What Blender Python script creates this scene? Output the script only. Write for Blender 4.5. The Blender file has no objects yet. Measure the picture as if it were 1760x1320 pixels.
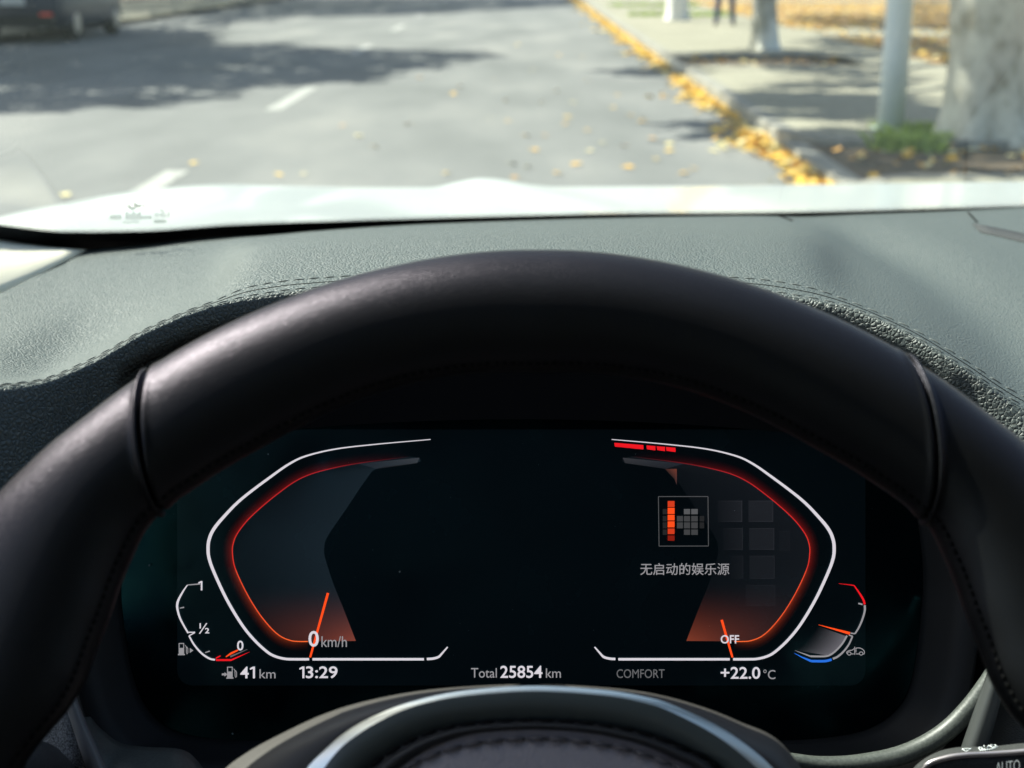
import bpy, bmesh, math, random
import numpy as np
from mathutils import Vector, Matrix
R = math.radians
random.seed(7); rng = np.random.default_rng(7)
scn = bpy.context.scene
COL = scn.collection

# ------------------------------------------------------------------ camera
H = 1.42
PITCH, YAW, FPX = R(16.55), R(0.59), 2440.0
cd = bpy.data.cameras.new('camera'); cam = bpy.data.objects.new('camera', cd); COL.objects.link(cam)
cam.location = (0, 0, H); cam.rotation_euler = (R(90) - PITCH, 0, YAW)
cd.sensor_width = 36; cd.lens = 36 * FPX / 1760
cd.clip_start = 0.02; cd.clip_end = 4000
cd.dof.use_dof = True; cd.dof.focus_distance = 0.58; cd.dof.aperture_fstop = 13.5
scn.camera = cam
# ------------------------------------------------------------------ sky, sun, exposure
SUN_AZ, SUN_EL = R(-62), R(50)          # azimuth from +y (ahead), negative = to the left
SDIR = Vector((math.sin(SUN_AZ) * math.cos(SUN_EL), math.cos(SUN_AZ) * math.cos(SUN_EL), math.sin(SUN_EL)))
w = bpy.data.worlds.new('World'); scn.world = w; w.use_nodes = True
nt = w.node_tree; bg = nt.nodes['Background']
sk = nt.nodes.new('ShaderNodeTexSky'); sk.sky_type = 'NISHITA'; sk.sun_disc = False
sk.sun_elevation = SUN_EL; sk.sun_rotation = SUN_AZ
sk.dust_density = 2.0
nt.links.new(sk.outputs[0], bg.inputs[0]); bg.inputs[1].default_value = 0.09
sl = bpy.data.lights.new('sun', 'SUN'); so = bpy.data.objects.new('sun', sl); COL.objects.link(so)
sl.energy = 4.6; sl.angle = R(0.5); sl.color = (1.0, 0.955, 0.88)
so.rotation_euler = SDIR.to_track_quat('Z', 'Y').to_euler()
scn.view_settings.view_transform = 'Standard'; scn.view_settings.look = 'None'
scn.view_settings.gamma = 1; scn.view_settings.exposure = 1.33
scn.cycles.max_bounces = 10; scn.cycles.transparent_max_bounces = 16
scn.cycles.use_denoising = True
scn.cycles.sample_clamp_indirect = 6

# ------------------------------------------------------------------ picture <-> place
MR = Matrix.Rotation(YAW, 3, 'Z') @ Matrix.Rotation(R(90) - PITCH, 3, 'X')
RR, UU, FF = MR @ Vector((1, 0, 0)), MR @ Vector((0, 1, 0)), MR @ Vector((0, 0, -1))
CC = Vector((0, 0, H))
def pt(px, py, d):
    px, py, d = float(px), float(py), float(d)
    return CC + d * (FF + (px - 880) / FPX * RR + (660 - py) / FPX * UU)
def ray(px, py):
    px, py = float(px), float(py)
    return FF + (px - 880) / FPX * RR + (660 - py) / FPX * UU
def gnd(px, py, z=0.0):
    r = ray(px, py); t = (z - H) / r.z
    return CC + t * r
def onplane(px, py, p0, n):
    r = ray(px, py); return CC + r * ((p0 - CC).dot(n) / r.dot(n))

# ------------------------------------------------------------------ helpers
def mat(name, col=(.5, .5, .5), rough=.5, metal=0, spec=.5, emit=None, es=1.0, coat=0, coatr=.05):
    m = bpy.data.materials.new(name); m.use_nodes = True
    b = m.node_tree.nodes['Principled BSDF']
    b.inputs['Base Color'].default_value = (*col, 1); b.inputs['Roughness'].default_value = rough
    b.inputs['Metallic'].default_value = metal; b.inputs['Specular IOR Level'].default_value = spec
    b.inputs['Coat Weight'].default_value = coat; b.inputs['Coat Roughness'].default_value = coatr
    if emit:
        b.inputs['Emission Color'].default_value = (*emit, 1); b.inputs['Emission Strength'].default_value = es
    return m
def N(m, t, **kw):
    n = m.node_tree.nodes.new(t)
    for k, v in kw.items():
        if k in n.inputs: n.inputs[k].default_value = v
        else: setattr(n, k, v)
    return n
def L(m, a, b): m.node_tree.links.new(a, b)
def bsdf(m): return m.node_tree.nodes['Principled BSDF']
def ramp(m, src, stops):
    r = N(m, 'ShaderNodeValToRGB'); e = r.color_ramp.elements
    while len(e) < len(stops): e.new(.5)
    for i, (p, c) in enumerate(stops):
        e[i].position = p; e[i].color = (*c, 1)
    L(m, src, r.inputs[0]); return r
def noise_col(m, scale, stops, detail=6, obj=True, bump=0, dist=.01, mapscale=None):
    tc = N(m, 'ShaderNodeTexCoord'); n = N(m, 'ShaderNodeTexNoise', Scale=scale, Detail=detail)
    src = tc.outputs['Object']
    if mapscale:
        mp = N(m, 'ShaderNodeMapping'); mp.inputs['Scale'].default_value = mapscale; L(m, src, mp.inputs[0]); src = mp.outputs[0]
    L(m, src, n.inputs['Vector'])
    r = ramp(m, n.outputs[0], stops); L(m, r.outputs[0], bsdf(m).inputs['Base Color'])
    if bump:
        bp = N(m, 'ShaderNodeBump', Strength=bump, Distance=dist)
        L(m, n.outputs[0], bp.inputs['Height']); L(m, bp.outputs[0], bsdf(m).inputs['Normal'])
    return tc, n
def mesh_obj(name, verts, faces, m, parent=None, smooth=True, matidx=None):
    me = bpy.data.meshes.new(name)
    me.from_pydata([tuple(v) for v in verts], [], [tuple(f) for f in faces])
    for x in (m if isinstance(m, (list, tuple)) else [m]): me.materials.append(x)
    if matidx is not None:
        for p, i in zip(me.polygons, matidx): p.material_index = i
    if smooth:
        for p in me.polygons: p.use_smooth = True
    me.update()
    o = bpy.data.objects.new(name, me); COL.objects.link(o)
    if parent: o.parent = parent
    return o
def empty(name, loc=(0, 0, 0)):
    o = bpy.data.objects.new(name, None); COL.objects.link(o); o.location = loc; o.empty_display_size = .1; return o
def tag(o, label=None, cat=None, group=None, kind=None):
    if label: o['label'] = label
    if cat: o['category'] = cat
    if group: o['group'] = group
    if kind: o['kind'] = kind
    return o
class MB:
    def __init__(s): s.v = []; s.f = []; s.mi = []
    def add(s, v, f, mi=0):
        n = len(s.v); s.v += [tuple(x) for x in v]; s.f += [tuple(i + n for i in q) for q in f]; s.mi += [mi] * len(f); return s
    def grid(s, rows, mi=0, closed=False, capends=False):
        n = len(rows[0]); v = [p for r in rows for p in r]; f = []
        for i in range(len(rows) - 1):
            for j in range(n if closed else n - 1):
                k = (j + 1) % n
                f.append((i * n + j, i * n + k, (i + 1) * n + k, (i + 1) * n + j))
        if capends:
            f.append(tuple(range(n - 1, -1, -1))); f.append(tuple((len(rows) - 1) * n + j for j in range(n)))
        return s.add(v, f, mi)
    def tube(s, path, rad, seg=10, mi=0, cap=True):
        path = [Vector(p) for p in path]; n = len(path); rows = []
        rad = rad if hasattr(rad, '__len__') else [rad] * n
        t0 = (path[1] - path[0]).normalized()
        u = t0.orthogonal().normalized()
        for i, p in enumerate(path):
            t = (path[min(i + 1, n - 1)] - path[max(i - 1, 0)]).normalized()
            u = (u - t * u.dot(t)).normalized(); v = t.cross(u)
            rows.append([p + (u * math.cos(a) + v * math.sin(a)) * rad[i] for a in [2 * math.pi * k / seg for k in range(seg)]])
        return s.grid(rows, mi, closed=True, capends=cap)
    def box(s, c, sz, mi=0, rot=None):
        c = Vector(c); o = []
        for x in (-.5, .5):
            for y in (-.5, .5):
                for z in (-.5, .5):
                    p = Vector((x * sz[0], y * sz[1], z * sz[2])); o.append(c + (rot @ p if rot else p))
        return s.add(o, [(0, 1, 3, 2), (4, 6, 7, 5), (0, 4, 5, 1), (2, 3, 7, 6), (0, 2, 6, 4), (1, 5, 7, 3)], mi)
    def build(s, name, m, parent=None, smooth=True): return mesh_obj(name, s.v, s.f, m, parent, smooth, s.mi)
def interp(x, xs, ys):
    """monotone-ish smooth interpolation"""
    xs = np.asarray(xs, float); ys = np.asarray(ys, float); x = np.asarray(x, float)
    h = np.diff(xs); d = np.diff(ys) / h; m = np.zeros_like(ys)
    m[0], m[-1] = d[0], d[-1]
    for i in range(1, len(xs) - 1):
        if d[i - 1] * d[i] > 0:
            w1, w2 = 2 * h[i] + h[i - 1], h[i] + 2 * h[i - 1]; m[i] = (w1 + w2) / (w1 / d[i - 1] + w2 / d[i])
    i = np.clip(np.searchsorted(xs, x) - 1, 0, len(xs) - 2); t = np.clip((x - xs[i]) / h[i], 0, 1)
    return ys[i] * (1 + 2 * t) * (1 - t) ** 2 + h[i] * m[i] * t * (1 - t) ** 2 + ys[i + 1] * t * t * (3 - 2 * t) + h[i] * m[i + 1] * t * t * (t - 1)
def spline(pts, n=8):
    """Catmull-Rom through points (any dim)"""
    P = [np.array(p, float) for p in pts]; P = [2 * P[0] - P[1]] + P + [2 * P[-1] - P[-2]]; out = []
    for i in range(1, len(P) - 2):
        for k in range(n):
            t = k / n
            out.append(.5 * (2 * P[i] + (P[i + 1] - P[i - 1]) * t + (2 * P[i - 1] - 5 * P[i] + 4 * P[i + 1] - P[i + 2]) * t * t + (3 * P[i] - P[i - 1] - 3 * P[i + 1] + P[i + 2]) * t ** 3))
    out.append(P[-2]); return out
def solidify(o, th, off=-1, bev=0):
    md = o.modifiers.new('thickness', 'SOLIDIFY'); md.thickness = th; md.offset = off; return o

# ------------------------------------------------------------------ materials
def leather_grain(name, col, rough, cells, depth, strength, spec=.5):
    m = mat(name, col, rough, spec=spec); tc = N(m, 'ShaderNodeTexCoord')
    ds = N(m, 'ShaderNodeTexNoise', Scale=cells * .8, Detail=2)
    L(m, tc.outputs['Object'], ds.inputs['Vector'])
    mx = N(m, 'ShaderNodeVectorMath', operation='MULTIPLY_ADD')
    mx.inputs[1].default_value = (.55 / cells,) * 3
    L(m, ds.outputs['Color'], mx.inputs[0]); L(m, tc.outputs['Object'], mx.inputs[2])
    v = N(m, 'ShaderNodeTexVoronoi', feature='DISTANCE_TO_EDGE', Scale=cells)
    L(m, mx.outputs[0], v.inputs['Vector'])
    r = ramp(m, v.outputs['Distance'], [(0, (0, 0, 0)), (.12, (.5, .5, .5)), (.45, (1, 1, 1))])
    b = N(m, 'ShaderNodeBump', Strength=strength, Distance=depth)
    L(m, r.outputs[0], b.inputs['Height']); L(m, b.outputs[0], bsdf(m).inputs['Normal'])
    return m
M = {}
M['dash'] = leather_grain('dash_leather', (.074, .090, .086), .5, 560, .0008, .65)
M['plastic'] = leather_grain('soft_plastic', (.045, .048, .047), .5, 900, .0004, .5)
M['black'] = mat('matte_black', (.004, .004, .0045), .7, spec=.08)
M['rim'] = leather_grain('wheel_leather', (.0055, .006, .0058), .37, 1400, .00012, .42, spec=.32)
b = bsdf(M['rim']); b.inputs['Thin Film Thickness'].default_value = 368; b.inputs['Specular Tint'].default_value = (1, .92, .97, 1); b.inputs['Thin Film IOR'].default_value = 1.36  # film and tint put pinkish windscreen light into the leather's sheen
M['gap'] = mat('seam_gap', (.004, .004, .004), .8, spec=.1)
M['thread'] = mat('thread_grey', (.12, .135, .13), .8)
M['thread_dark'] = mat('thread_black', (.02, .02, .021), .6)
M['airbag'] = leather_grain('airbag_leather', (.24, .215, .225), .45, 650, .0003, .5)
M['grey_plastic'] = mat('grey_plastic', (.05, .055, .054), .45)
M['face_plastic'] = mat('hub_face_plastic', (.06, .072, .068), .4)
M['silver'] = mat('satin_silver', (.95, .96, .86), .33, metal=1)
M['cream'] = mat('cream_trim', (.80, .75, .60), .8)
M['white_paint'] = mat('white_paint', (.62, .66, .645), .4, coat=.6, coatr=.03)
M['glass_black'] = mat('cluster_glass', (.0010, .0022, .003), .14, spec=.30)
def smudge(m, lo, hi):
    tc = N(m, 'ShaderNodeTexCoord'); n = N(m, 'ShaderNodeTexNoise', Scale=28.0, Detail=6); mp = N(m, 'ShaderNodeMapRange')
    mp.inputs[1].default_value = .35; mp.inputs[2].default_value = .7; mp.inputs[3].default_value = lo; mp.inputs[4].default_value = hi
    L(m, tc.outputs['Object'], n.inputs['Vector']); L(m, n.outputs[0], mp.inputs[0]); L(m, mp.outputs[0], bsdf(m).inputs['Roughness'])
smudge(M['glass_black'], .08, .32)
bsdf(M['glass_black']).inputs['Specular Tint'].default_value = (.12, .62, .80, 1)
M['headliner'] = mat('headliner', (.14, .135, .125), .9)
M['seatdark'] = mat('dark_upholstery', (.03, .03, .03), .7)
M['frit'] = mat('black_frit', (.004, .004, .004), .5, spec=.2)
M['shelf'] = mat('shelf_plastic', (.075, .09, .08), .45)
noise_col(M['shelf'], 900, [(.3, (.05, .057, .052)), (.75, (.10, .112, .102))], bump=.25, dist=.0003)
M['speck'] = mat('lit_grain_plastic', (.06, .06, .06), .38)
noise_col(M['speck'], 1600, [(.35, (.04, .04, .04)), (.7, (.30, .30, .30))], bump=.8, dist=.0006)  # pale specks painted in for grain catching the light

# windscreen: thin clear pane, straight-through light plus an angle-dependent mirror reflection
mg = bpy.data.materials.new('windscreen_glass'); mg.use_nodes = True; t_ = mg.node_tree; t_.nodes.clear()
out = t_.nodes.new('ShaderNodeOutputMaterial'); tr = t_.nodes.new('ShaderNodeBsdfTransparent'); tr.inputs[0].default_value = (.89, .96, .905, 1)
gl = t_.nodes.new('ShaderNodeBsdfGlossy'); gl.inputs['Roughness'].default_value = .0; gl.inputs[0].default_value = (1, 1, 1, 1)
lw = t_.nodes.new('ShaderNodeLayerWeight'); lw.inputs[0].default_value = .5
pw = t_.nodes.new('ShaderNodeMath'); pw.operation = 'POWER'; pw.inputs[1].default_value = 5
ml = t_.nodes.new('ShaderNodeMath'); ml.operation = 'MULTIPLY_ADD'; ml.inputs[1].default_value = .9; ml.inputs[2].default_value = .06
mxs = t_.nodes.new('ShaderNodeMixShader')
t_.links.new(lw.outputs['Facing'], pw.inputs[0]); t_.links.new(pw.outputs[0], ml.inputs[0]); t_.links.new(ml.outputs[0], mxs.inputs[0])
t_.links.new(tr.outputs[0], mxs.inputs[1]); t_.links.new(gl.outputs[0], mxs.inputs[2]); t_.links.new(mxs.outputs[0], out.inputs[0])
M['glass'] = mg

def emis(name, col, s=1.0):
    m = bpy.data.materials.new(name); m.use_nodes = True; t = m.node_tree; t.nodes.clear()
    o = t.nodes.new('ShaderNodeOutputMaterial'); e = t.nodes.new('ShaderNodeEmission')
    e.inputs[0].default_value = (*col, 1); e.inputs[1].default_value = s; t.links.new(e.outputs[0], o.inputs[0]); return m
WHT = emis('lit_white', (.78, .74, .80), .36)
GRY = emis('lit_grey', (.72, .70, .74), .17)
GRD = emis('lit_dim_grey', (.70, .70, .74), .075)
RED = emis('lit_red', (1.0, .012, .02), .34)
ORG = emis('lit_orange', (1.0, .075, .012), .44)
BLU = emis('lit_blue', (.03, .22, 1.0), .30)
BLK = mat('unlit_black', (.001, .001, .001), .6, spec=.1)
# screen picture with its own colours per point (what the display shows)
SCR = bpy.data.materials.new('screen_picture'); SCR.use_nodes = True; t = SCR.node_tree; t.nodes.clear()
o_ = t.nodes.new('ShaderNodeOutputMaterial'); e_ = t.nodes.new('ShaderNodeEmission'); a_ = t.nodes.new('ShaderNodeAttribute'); a_.attribute_name = 'screen'
tb = t.nodes.new('ShaderNodeBsdfTransparent'); ad = t.nodes.new('ShaderNodeAddShader')
t.links.new(a_.outputs['Color'], e_.inputs[0]); t.links.new(e_.outputs[0], ad.inputs[0]); t.links.new(tb.outputs[0], ad.inputs[1]); t.links.new(ad.outputs[0], o_.inputs[0])

# outdoors
M['asphalt'] = mat('asphalt', (.18, .18, .18), .9, spec=.25)
noise_col(M['asphalt'], .55, [(.34, (.145, .15, .145)), (.52, (.185, .188, .182)), (.66, (.225, .224, .212))], detail=12, mapscale=(1.6, .5, 1))
M['paving'] = mat('paving', (.4, .38, .33), .9)
tc, n1 = noise_col(M['paving'], 1.2, [(.3, (.26, .243, .18)), (.7, (.34, .32, .24))], detail=8)
bk = N(M['paving'], 'ShaderNodeTexBrick', Scale=1.0); bk.inputs['Color1'].default_value = (1, 1, 1, 1); bk.inputs['Color2'].default_value = (.9, .9, .9, 1); bk.inputs['Mortar'].default_value = (.6, .6, .58, 1)
bk.inputs['Mortar Size'].default_value = .012; bk.inputs['Brick Width'].default_value = .6; bk.inputs['Row Height'].default_value = .3
L(M['paving'], tc.outputs['Object'], bk.inputs['Vector'])
mm = N(M['paving'], 'ShaderNodeMixRGB', blend_type='MULTIPLY'); mm.inputs[0].default_value = 1
src = bsdf(M['paving']).inputs['Base Color'].links[0].from_socket
L(M['paving'], src, mm.inputs[1]); L(M['paving'], bk.outputs[0], mm.inputs[2]); L(M['paving'], mm.outputs[0], bsdf(M['paving']).inputs['Base Color'])
M['kerb'] = mat('kerb_stone', (.38, .37, .32), .85); noise_col(M['kerb'], 6, [(.3, (.19, .18, .155)), (.7, (.32, .31, .265))])
M['soil'] = mat('soil', (.09, .065, .045), .95); noise_col(M['soil'], 5, [(.3, (.05, .037, .026)), (.7, (.14, .10, .06))], bump=.4, dist=.02)
M['litter'] = mat('leaf_litter_ground', (.3, .2, .08), .95)
noise_col(M['litter'], 3.5, [(.3, (.10, .07, .035)), (.45, (.30, .17, .06)), (.6, (.36, .26, .10)), (.75, (.14, .13, .05))], detail=9)
M['mark'] = mat('road_paint', (.62, .61, .56), .8); noise_col(M['mark'], 9, [(.35, (.26, .26, .24)), (.6, (.42, .42, .39))])
M['bark'] = mat('plane_bark', (.4, .4, .34), .9)
noise_col(M['bark'], 7, [(.32, (.34, .31, .23)), (.46, (.56, .53, .43)), (.58, (.68, .65, .53)), (.7, (.46, .43, .33))], detail=9, bump=.5, dist=.015, mapscale=(1, 1, .7))
M['bark_mottle'] = mat('mottled_bark', (.4, .4, .34), .9)
noise_col(M['bark_mottle'], 3.2, [(.36, (.34, .33, .27)), (.46, (.50, .49, .43)), (.54, (.80, .79, .72))], detail=3, mapscale=(1, 1, .45))
M['limewash'] = mat('limewashed_bark', (.80, .79, .75), .9)
M['pole'] = mat('galvanised_paint', (.52, .57, .57), .45, metal=.0); noise_col(M['pole'], 3, [(.3, (.58, .65, .64)), (.7, (.66, .71, .69))])
M['pole_dark'] = mat('lamp_head_grey', (.2, .21, .21), .5)
def leafmat(n, c):
    m = mat(n, c, .6, spec=.3); return m
LEAVES = [leafmat('leaf_yellow', (.72, .42, .05)), leafmat('leaf_gold', (.78, .52, .10)), leafmat('leaf_orange', (.60, .32, .07)), leafmat('leaf_pale', (.70, .60, .30))]
M['foliage'] = leafmat('foliage_green', (.07, .10, .03)); M['foliage2'] = leafmat('foliage_yellowing', (.20, .16, .03))
M['grass'] = leafmat('grass_green', (.42, .54, .09)); M['grass2'] = leafmat('grass_dark', (.22, .32, .07))

# ================================================================== SETTING
KX = 2.0                                   # kerb line, metres to the right of the camera
KH = .14
def sheet(name, x0, x1, y0, y1, z, m, nx=1, ny=1):
    rows = [[(x0 + (x1 - x0) * i / nx, y0 + (y1 - y0) * j / ny, z) for i in range(nx + 1)] for j in range(ny + 1)]
    mb = MB(); mb.grid(rows); o = mb.build(name, m, smooth=False); o['kind'] = 'structure'; return o
sheet('ground', -1500, 1500, -300, 2500, -.03, M['soil'])
sheet('road', -9.6, KX, -40, 400, 0, M['asphalt'])
# lane dashes: one painted lane line
mb = MB()
for y, x in ((2.4, -2.45), (8.7, -2.47), (15.7, -2.54), (24.6, -2.8), (32.9, -2.9), (41.2, -3.0), (49.5, -3.1), (58, -3.2)):
    mb.grid([[(x - .08, y - 1.35, .004), (x + .08, y - 1.35, .004)], [(x - .08, y + 1.35, .004), (x + .08, y + 1.35, .004)]])
mb.build('road_marking', M['mark'], smooth=False)['kind'] = 'structure'
# pavement: pads between the two tree pits that open to the kerb
def pad_outline(y0, y1, r0, r1, x1, back=9.0):
    """outline of one paved pad, its kerb corners rounded"""
    p = []
    for k in range(9):
        a = math.pi * 1.5 - k / 8 * math.pi / 2
        p.append((KX + r0 + r0 * math.cos(a), y0 + r0 + r0 * math.sin(a)))
    for k in range(9):
        a = math.pi - k / 8 * math.pi / 2
        p.append((KX + r1 + r1 * math.cos(a), y1 - r1 + r1 * math.sin(a)))
    p += [(x1, y1), (x1, y0)]
    return p
def pad(name, y0, y1, r0, r1, x1):
    o = pad_outline(y0, y1, r0, r1, x1); n = len(o)
    inn = []
    cx = sum(p[0] for p in o) / n; cy = sum(p[1] for p in o) / n
    # kerb ring .13 wide, then paving 4 mm lower
    def off(p, d):
        x = min(max(p[0], KX + d), x1 - .0); y = min(max(p[1], y0 + d), y1 - d)
        return (x, y)
    ring = []
    for i, p in enumerate(o):
        a, b2 = Vector(o[i - 1]), Vector(o[(i + 1) % n]); t = (b2 - a).normalized(); nrm = Vector((t.y, -t.x))
        q = Vector(p) + nrm * .14
        if i >= n - 2: q = Vector((p[0], p[1] + (.14 if p[1] == y0 else -.14)))
        ring.append((q.x, q.y))
    kb = MB(); v = [(x, y, -.02) for x, y in o] + [(x + .0, y, KH - .015) for x, y in o]
    v += [(x * .88 + q[0] * .12, y * .88 + q[1] * .12, KH) for (x, y), q in zip(o, ring)] + [(x, y, KH) for x, y in ring] + [(x, y, KH - .02) for x, y in ring]
    f = []
    for L_ in range(4):
        for i in range(n):
            j = (i + 1) % n; f.append((L_ * n + i, L_ * n + j, (L_ + 1) * n + j, (L_ + 1) * n + i))
    kb.add(v, f); k = kb.build('kerb', M['kerb'], smooth=False); k['kind'] = 'structure'
    s = MB(); s.add([(x, y, KH - .005) for x, y in ring], [tuple(range(n))])
    s.build(name, M['paving'], smooth=False)['kind'] = 'structure'
XP = 5.4
pad('pavement', 21.3, 60, .5, .5, XP)
pad('pavement', 10.75, 18.9, .9, .55, XP)
pad('pavement', -20, 9.0, .5, .5, XP)
# strip of pavement behind the pits, and the leaf-strewn park ground beyond it
for (a, b2) in ((18.9, 21.3), (9.0, 10.75)):
    sheet('pavement', 4.45, XP, a, b2, KH - .005, M['paving'])
    sheet('planting_bed', KX + .16, 4.45, a - .6, b2 + .6, KH - .07, M['soil'])
    s_ = MB(); s_.box((KX + .08, (a + b2) / 2, .03), (.16, b2 - a + .9, .1)); s_.build('kerb', M['kerb'], smooth=False)['kind'] = 'structure'
sheet('park_ground', XP, 40, -20, 120, KH - .03, M['litter'])
sheet('park_path', XP, 40, 26.6, 30.2, KH - .02, M['paving'])
sheet('park_path', XP, 40, 50.0, 53.0, KH - .02, M['paving'])
sheet('far_pavement', -14, -9.6, -40, 400, .10, M['paving'])

# ---- leaves
def leaf_mesh(name, mats):
    pr = [(0, -.5, 0), (.26, -.22, .06), (.36, .12, .09), (.14, .38, .04), (0, .55, .10), (-.14, .38, .02), (-.36, .12, .10), (-.26, -.22, .05)]
    me = bpy.data.meshes.new(name); v = [(0, 0, 0)] + pr
    me.from_pydata(v, [], [(0, i, i % 8 + 1) for i in range(1, 9)])
    me.materials.append(mats)
    for p in me.polygons: p.use_smooth = True
    return me
lm = [leaf_mesh('leaf', m) for m in LEAVES]
def leaf_at(mb, p, s, mi, tilt=.5):
    a = random.random() * 6.283; t = Matrix.Rotation(a, 3, 'Z') @ Matrix.Rotation(random.uniform(-tilt, tilt), 3, 'X') @ Matrix.Rotation(random.uniform(-tilt, tilt), 3, 'Y')
    v = [Vector(p) + t @ (Vector(q.co) * s) for q in lm[0].vertices]
    mb.add(v, [tuple(x.vertices) for x in lm[0].polygons], mi)
drift = MB()
for i in range(4600):
    y = 7 + 55 * random.random() ** 1.35
    wdt = .36 + .18 * math.sin(y * 1.7) + .1 * math.sin(y * 4.1)
    if 18.2 < y < 20.6 and random.random() < .75: continue
    if 12.4 < y < 13.6 and random.random() < .5: continue
    x = KX - .02 - abs(random.gauss(0, .34)) * max(.2, wdt)
    leaf_at(drift, (x, y, .012 + .03 * random.random()), random.uniform(.06, .12), random.choice((0, 0, 1, 1, 1, 2, 3)))
for i in range(150):
    x = random.uniform(KX + .2, 4.4); y = random.choice((random.uniform(9, 10.7), random.uniform(18.9, 21.3)))
    leaf_at(drift, (x, y, KH - .05 + .02 * random.random()), random.uniform(.06, .11), random.choice((0, 2, 2, 3)))
for i in range(2600):
    x = XP + .2 + 9 * random.random() ** 1.5; y = random.uniform(13, 50)
    leaf_at(drift, (x, y, KH + .0), random.uniform(.07, .13), random.choice((0, 1, 2, 2, 3)))
tag(drift.build('fallen_leaves', LEAVES, smooth=True), 'yellow and orange fallen leaves drifted along the kerb and over the park ground', 'leaves', kind='stuff')
spots = [(908, 289), (880, 283), (768, 300), (918, 260), (1073, 253), (975, 203), (973, 215), (1053, 187), (1103, 211), (1192, 292), (1150, 250), (1151, 262), (956, 158), (915, 122),
         (790, 150), (779, 163), (872, 210), (985, 178), (935, 235), (617, 236), (645, 255), (333, 283), (479, 303), (520, 302), (112, 338), (1010, 140), (930, 178), (1105, 203), (870, 175), (840, 205),
         (1082, 200), (958, 300), (1036, 248), (885, 308), (1010, 226), (960, 96), (890, 78), (1000, 100), (1060, 165), (850, 140), (720, 135), (1120, 240), (1175, 300), (1226, 262), (1080, 290), (1128, 276), (990, 285), (905, 235), (1012, 262), (700, 215), (590, 218)]
g = None
for i, (x, y) in enumerate(spots):
    p = gnd(x, y); o = bpy.data.objects.new('fallen_leaf', random.choice(lm)); COL.objects.link(o)
    o.location = (p.x, p.y, .012); s = random.uniform(.065, .10); o.scale = (s, s, s)
    o.rotation_euler = (random.uniform(-.2, .2), random.uniform(-.2, .2), random.random() * 6.28)
    tag(o, 'single yellowed fallen leaf lying on the open grey asphalt', 'leaf', 'leaves scattered over the asphalt')

# ---- grass tufts at the big trunk and along the lawn edge
def tufts(name, pts, h, label, n=14):
    mb = MB()
    for (x, y, z) in pts:
        for k in range(n):
            a = random.random() * 6.283; r = random.random() * .10; l = random.uniform(.4, 1) * h; b0 = Vector((x + r * math.cos(a), y + r * math.sin(a), z))
            d = Vector((random.uniform(-.5, .5), random.uniform(-.5, .5), 1)) * l; sd = Vector((math.sin(a), -math.cos(a), 0)) * .009
            mb.add([b0 - sd, b0 + sd, b0 + d * .6 + sd * .8, b0 + d + Vector((d.x, d.y, -.1 * l)), b0 + d * .6 - sd * .8], [(0, 1, 2, 3, 4)], random.choice((0, 0, 1)))
    return tag(mb.build(name, [M['grass'], M['grass2']], smooth=False), label, 'grass', kind='stuff')
pp = []
for i in range(60):
    x = random.uniform(1510, 1625); y = random.uniform(232, 262); g_ = gnd(x, y, KH - .07); pp.append((g_.x, g_.y, KH - .07))
tufts('grass', pp, .16, 'bright green weeds and grass at the foot of the lamp post and big trunk', 18)
pp = [(random.uniform(2.5, 5.2), random.uniform(36, 38) + random.choice((0, 8)), KH - .02) for i in range(150)]
tufts('grass', pp, .14, 'thin green grass around the limewashed trunk far up the pavement', 16)

# ---- trees: trunk, crown. Crowns hang unseen above the picture, shaped to throw the dappled shade.
def trunk_mb(x, y, z0, prof, lean=(0, 0), lobes=5, amp=.06, seg=36, seed=1):
    rs = random.Random(seed); ph = [rs.random() * 6.28 for _ in range(4)]; rows = []
    zs = np.linspace(0, prof[-1][0], 60)
    zp = [p[0] for p in prof]; rp = [p[1] for p in prof]
    for z in zs:
        r = float(np.interp(z, zp, rp)); fl = math.exp(-z / .25); row = []
        for k in range(seg):
            a = 2 * math.pi * k / seg
            q = r * (1 + amp * math.sin(2 * a + ph[0] + z * .7) + amp * .6 * math.sin(3 * a + ph[1] - z * 1.1) + fl * .16 * math.sin(lobes * a + ph[2]) + .012 * math.sin(11 * a + 9 * z + ph[3]))
            row.append((x + lean[0] * z + q * math.cos(a), y + lean[1] * z + q * math.sin(a), z0 + z))
        rows.append(row)
    mb = MB(); mb.grid(rows, closed=True, capends=True); return mb
def limbs(mb, top, targets, r):
    for t in targets:
        t = Vector(t); m_ = (Vector(top) * .5 + t * .5) + Vector((random.uniform(-.4, .4), random.uniform(-.4, .4), .3))
        mb.tube([Vector(p) for p in spline([top, m_, t], 5)], list(np.linspace(r, .03, 11)), 8)
def crown_mb(samples, size):
    """leaf sprays: three small blades about each sample point"""
    mb = MB()
    for p in samples:
        for k in range(2):
            s = size * random.uniform(.6, 1.3); c = Vector(p) + Vector((random.gauss(0, .15), random.gauss(0, .15), random.gauss(0, .12)))
            nrm = Vector((random.gauss(0, .6) + SDIR.x, random.gauss(0, .6) + SDIR.y, random.gauss(0, .6) + SDIR.z)).normalized()
            u = nrm.orthogonal().normalized(); u = Matrix.Rotation(random.random() * 6.28, 3, nrm) @ u; v = nrm.cross(u)
            mb.add([c - u * s, c - v * s * .55, c + u * s, c + v * s * .55], [(0, 1, 2, 3)], random.choice((0, 0, 1)))
    return mb
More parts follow.
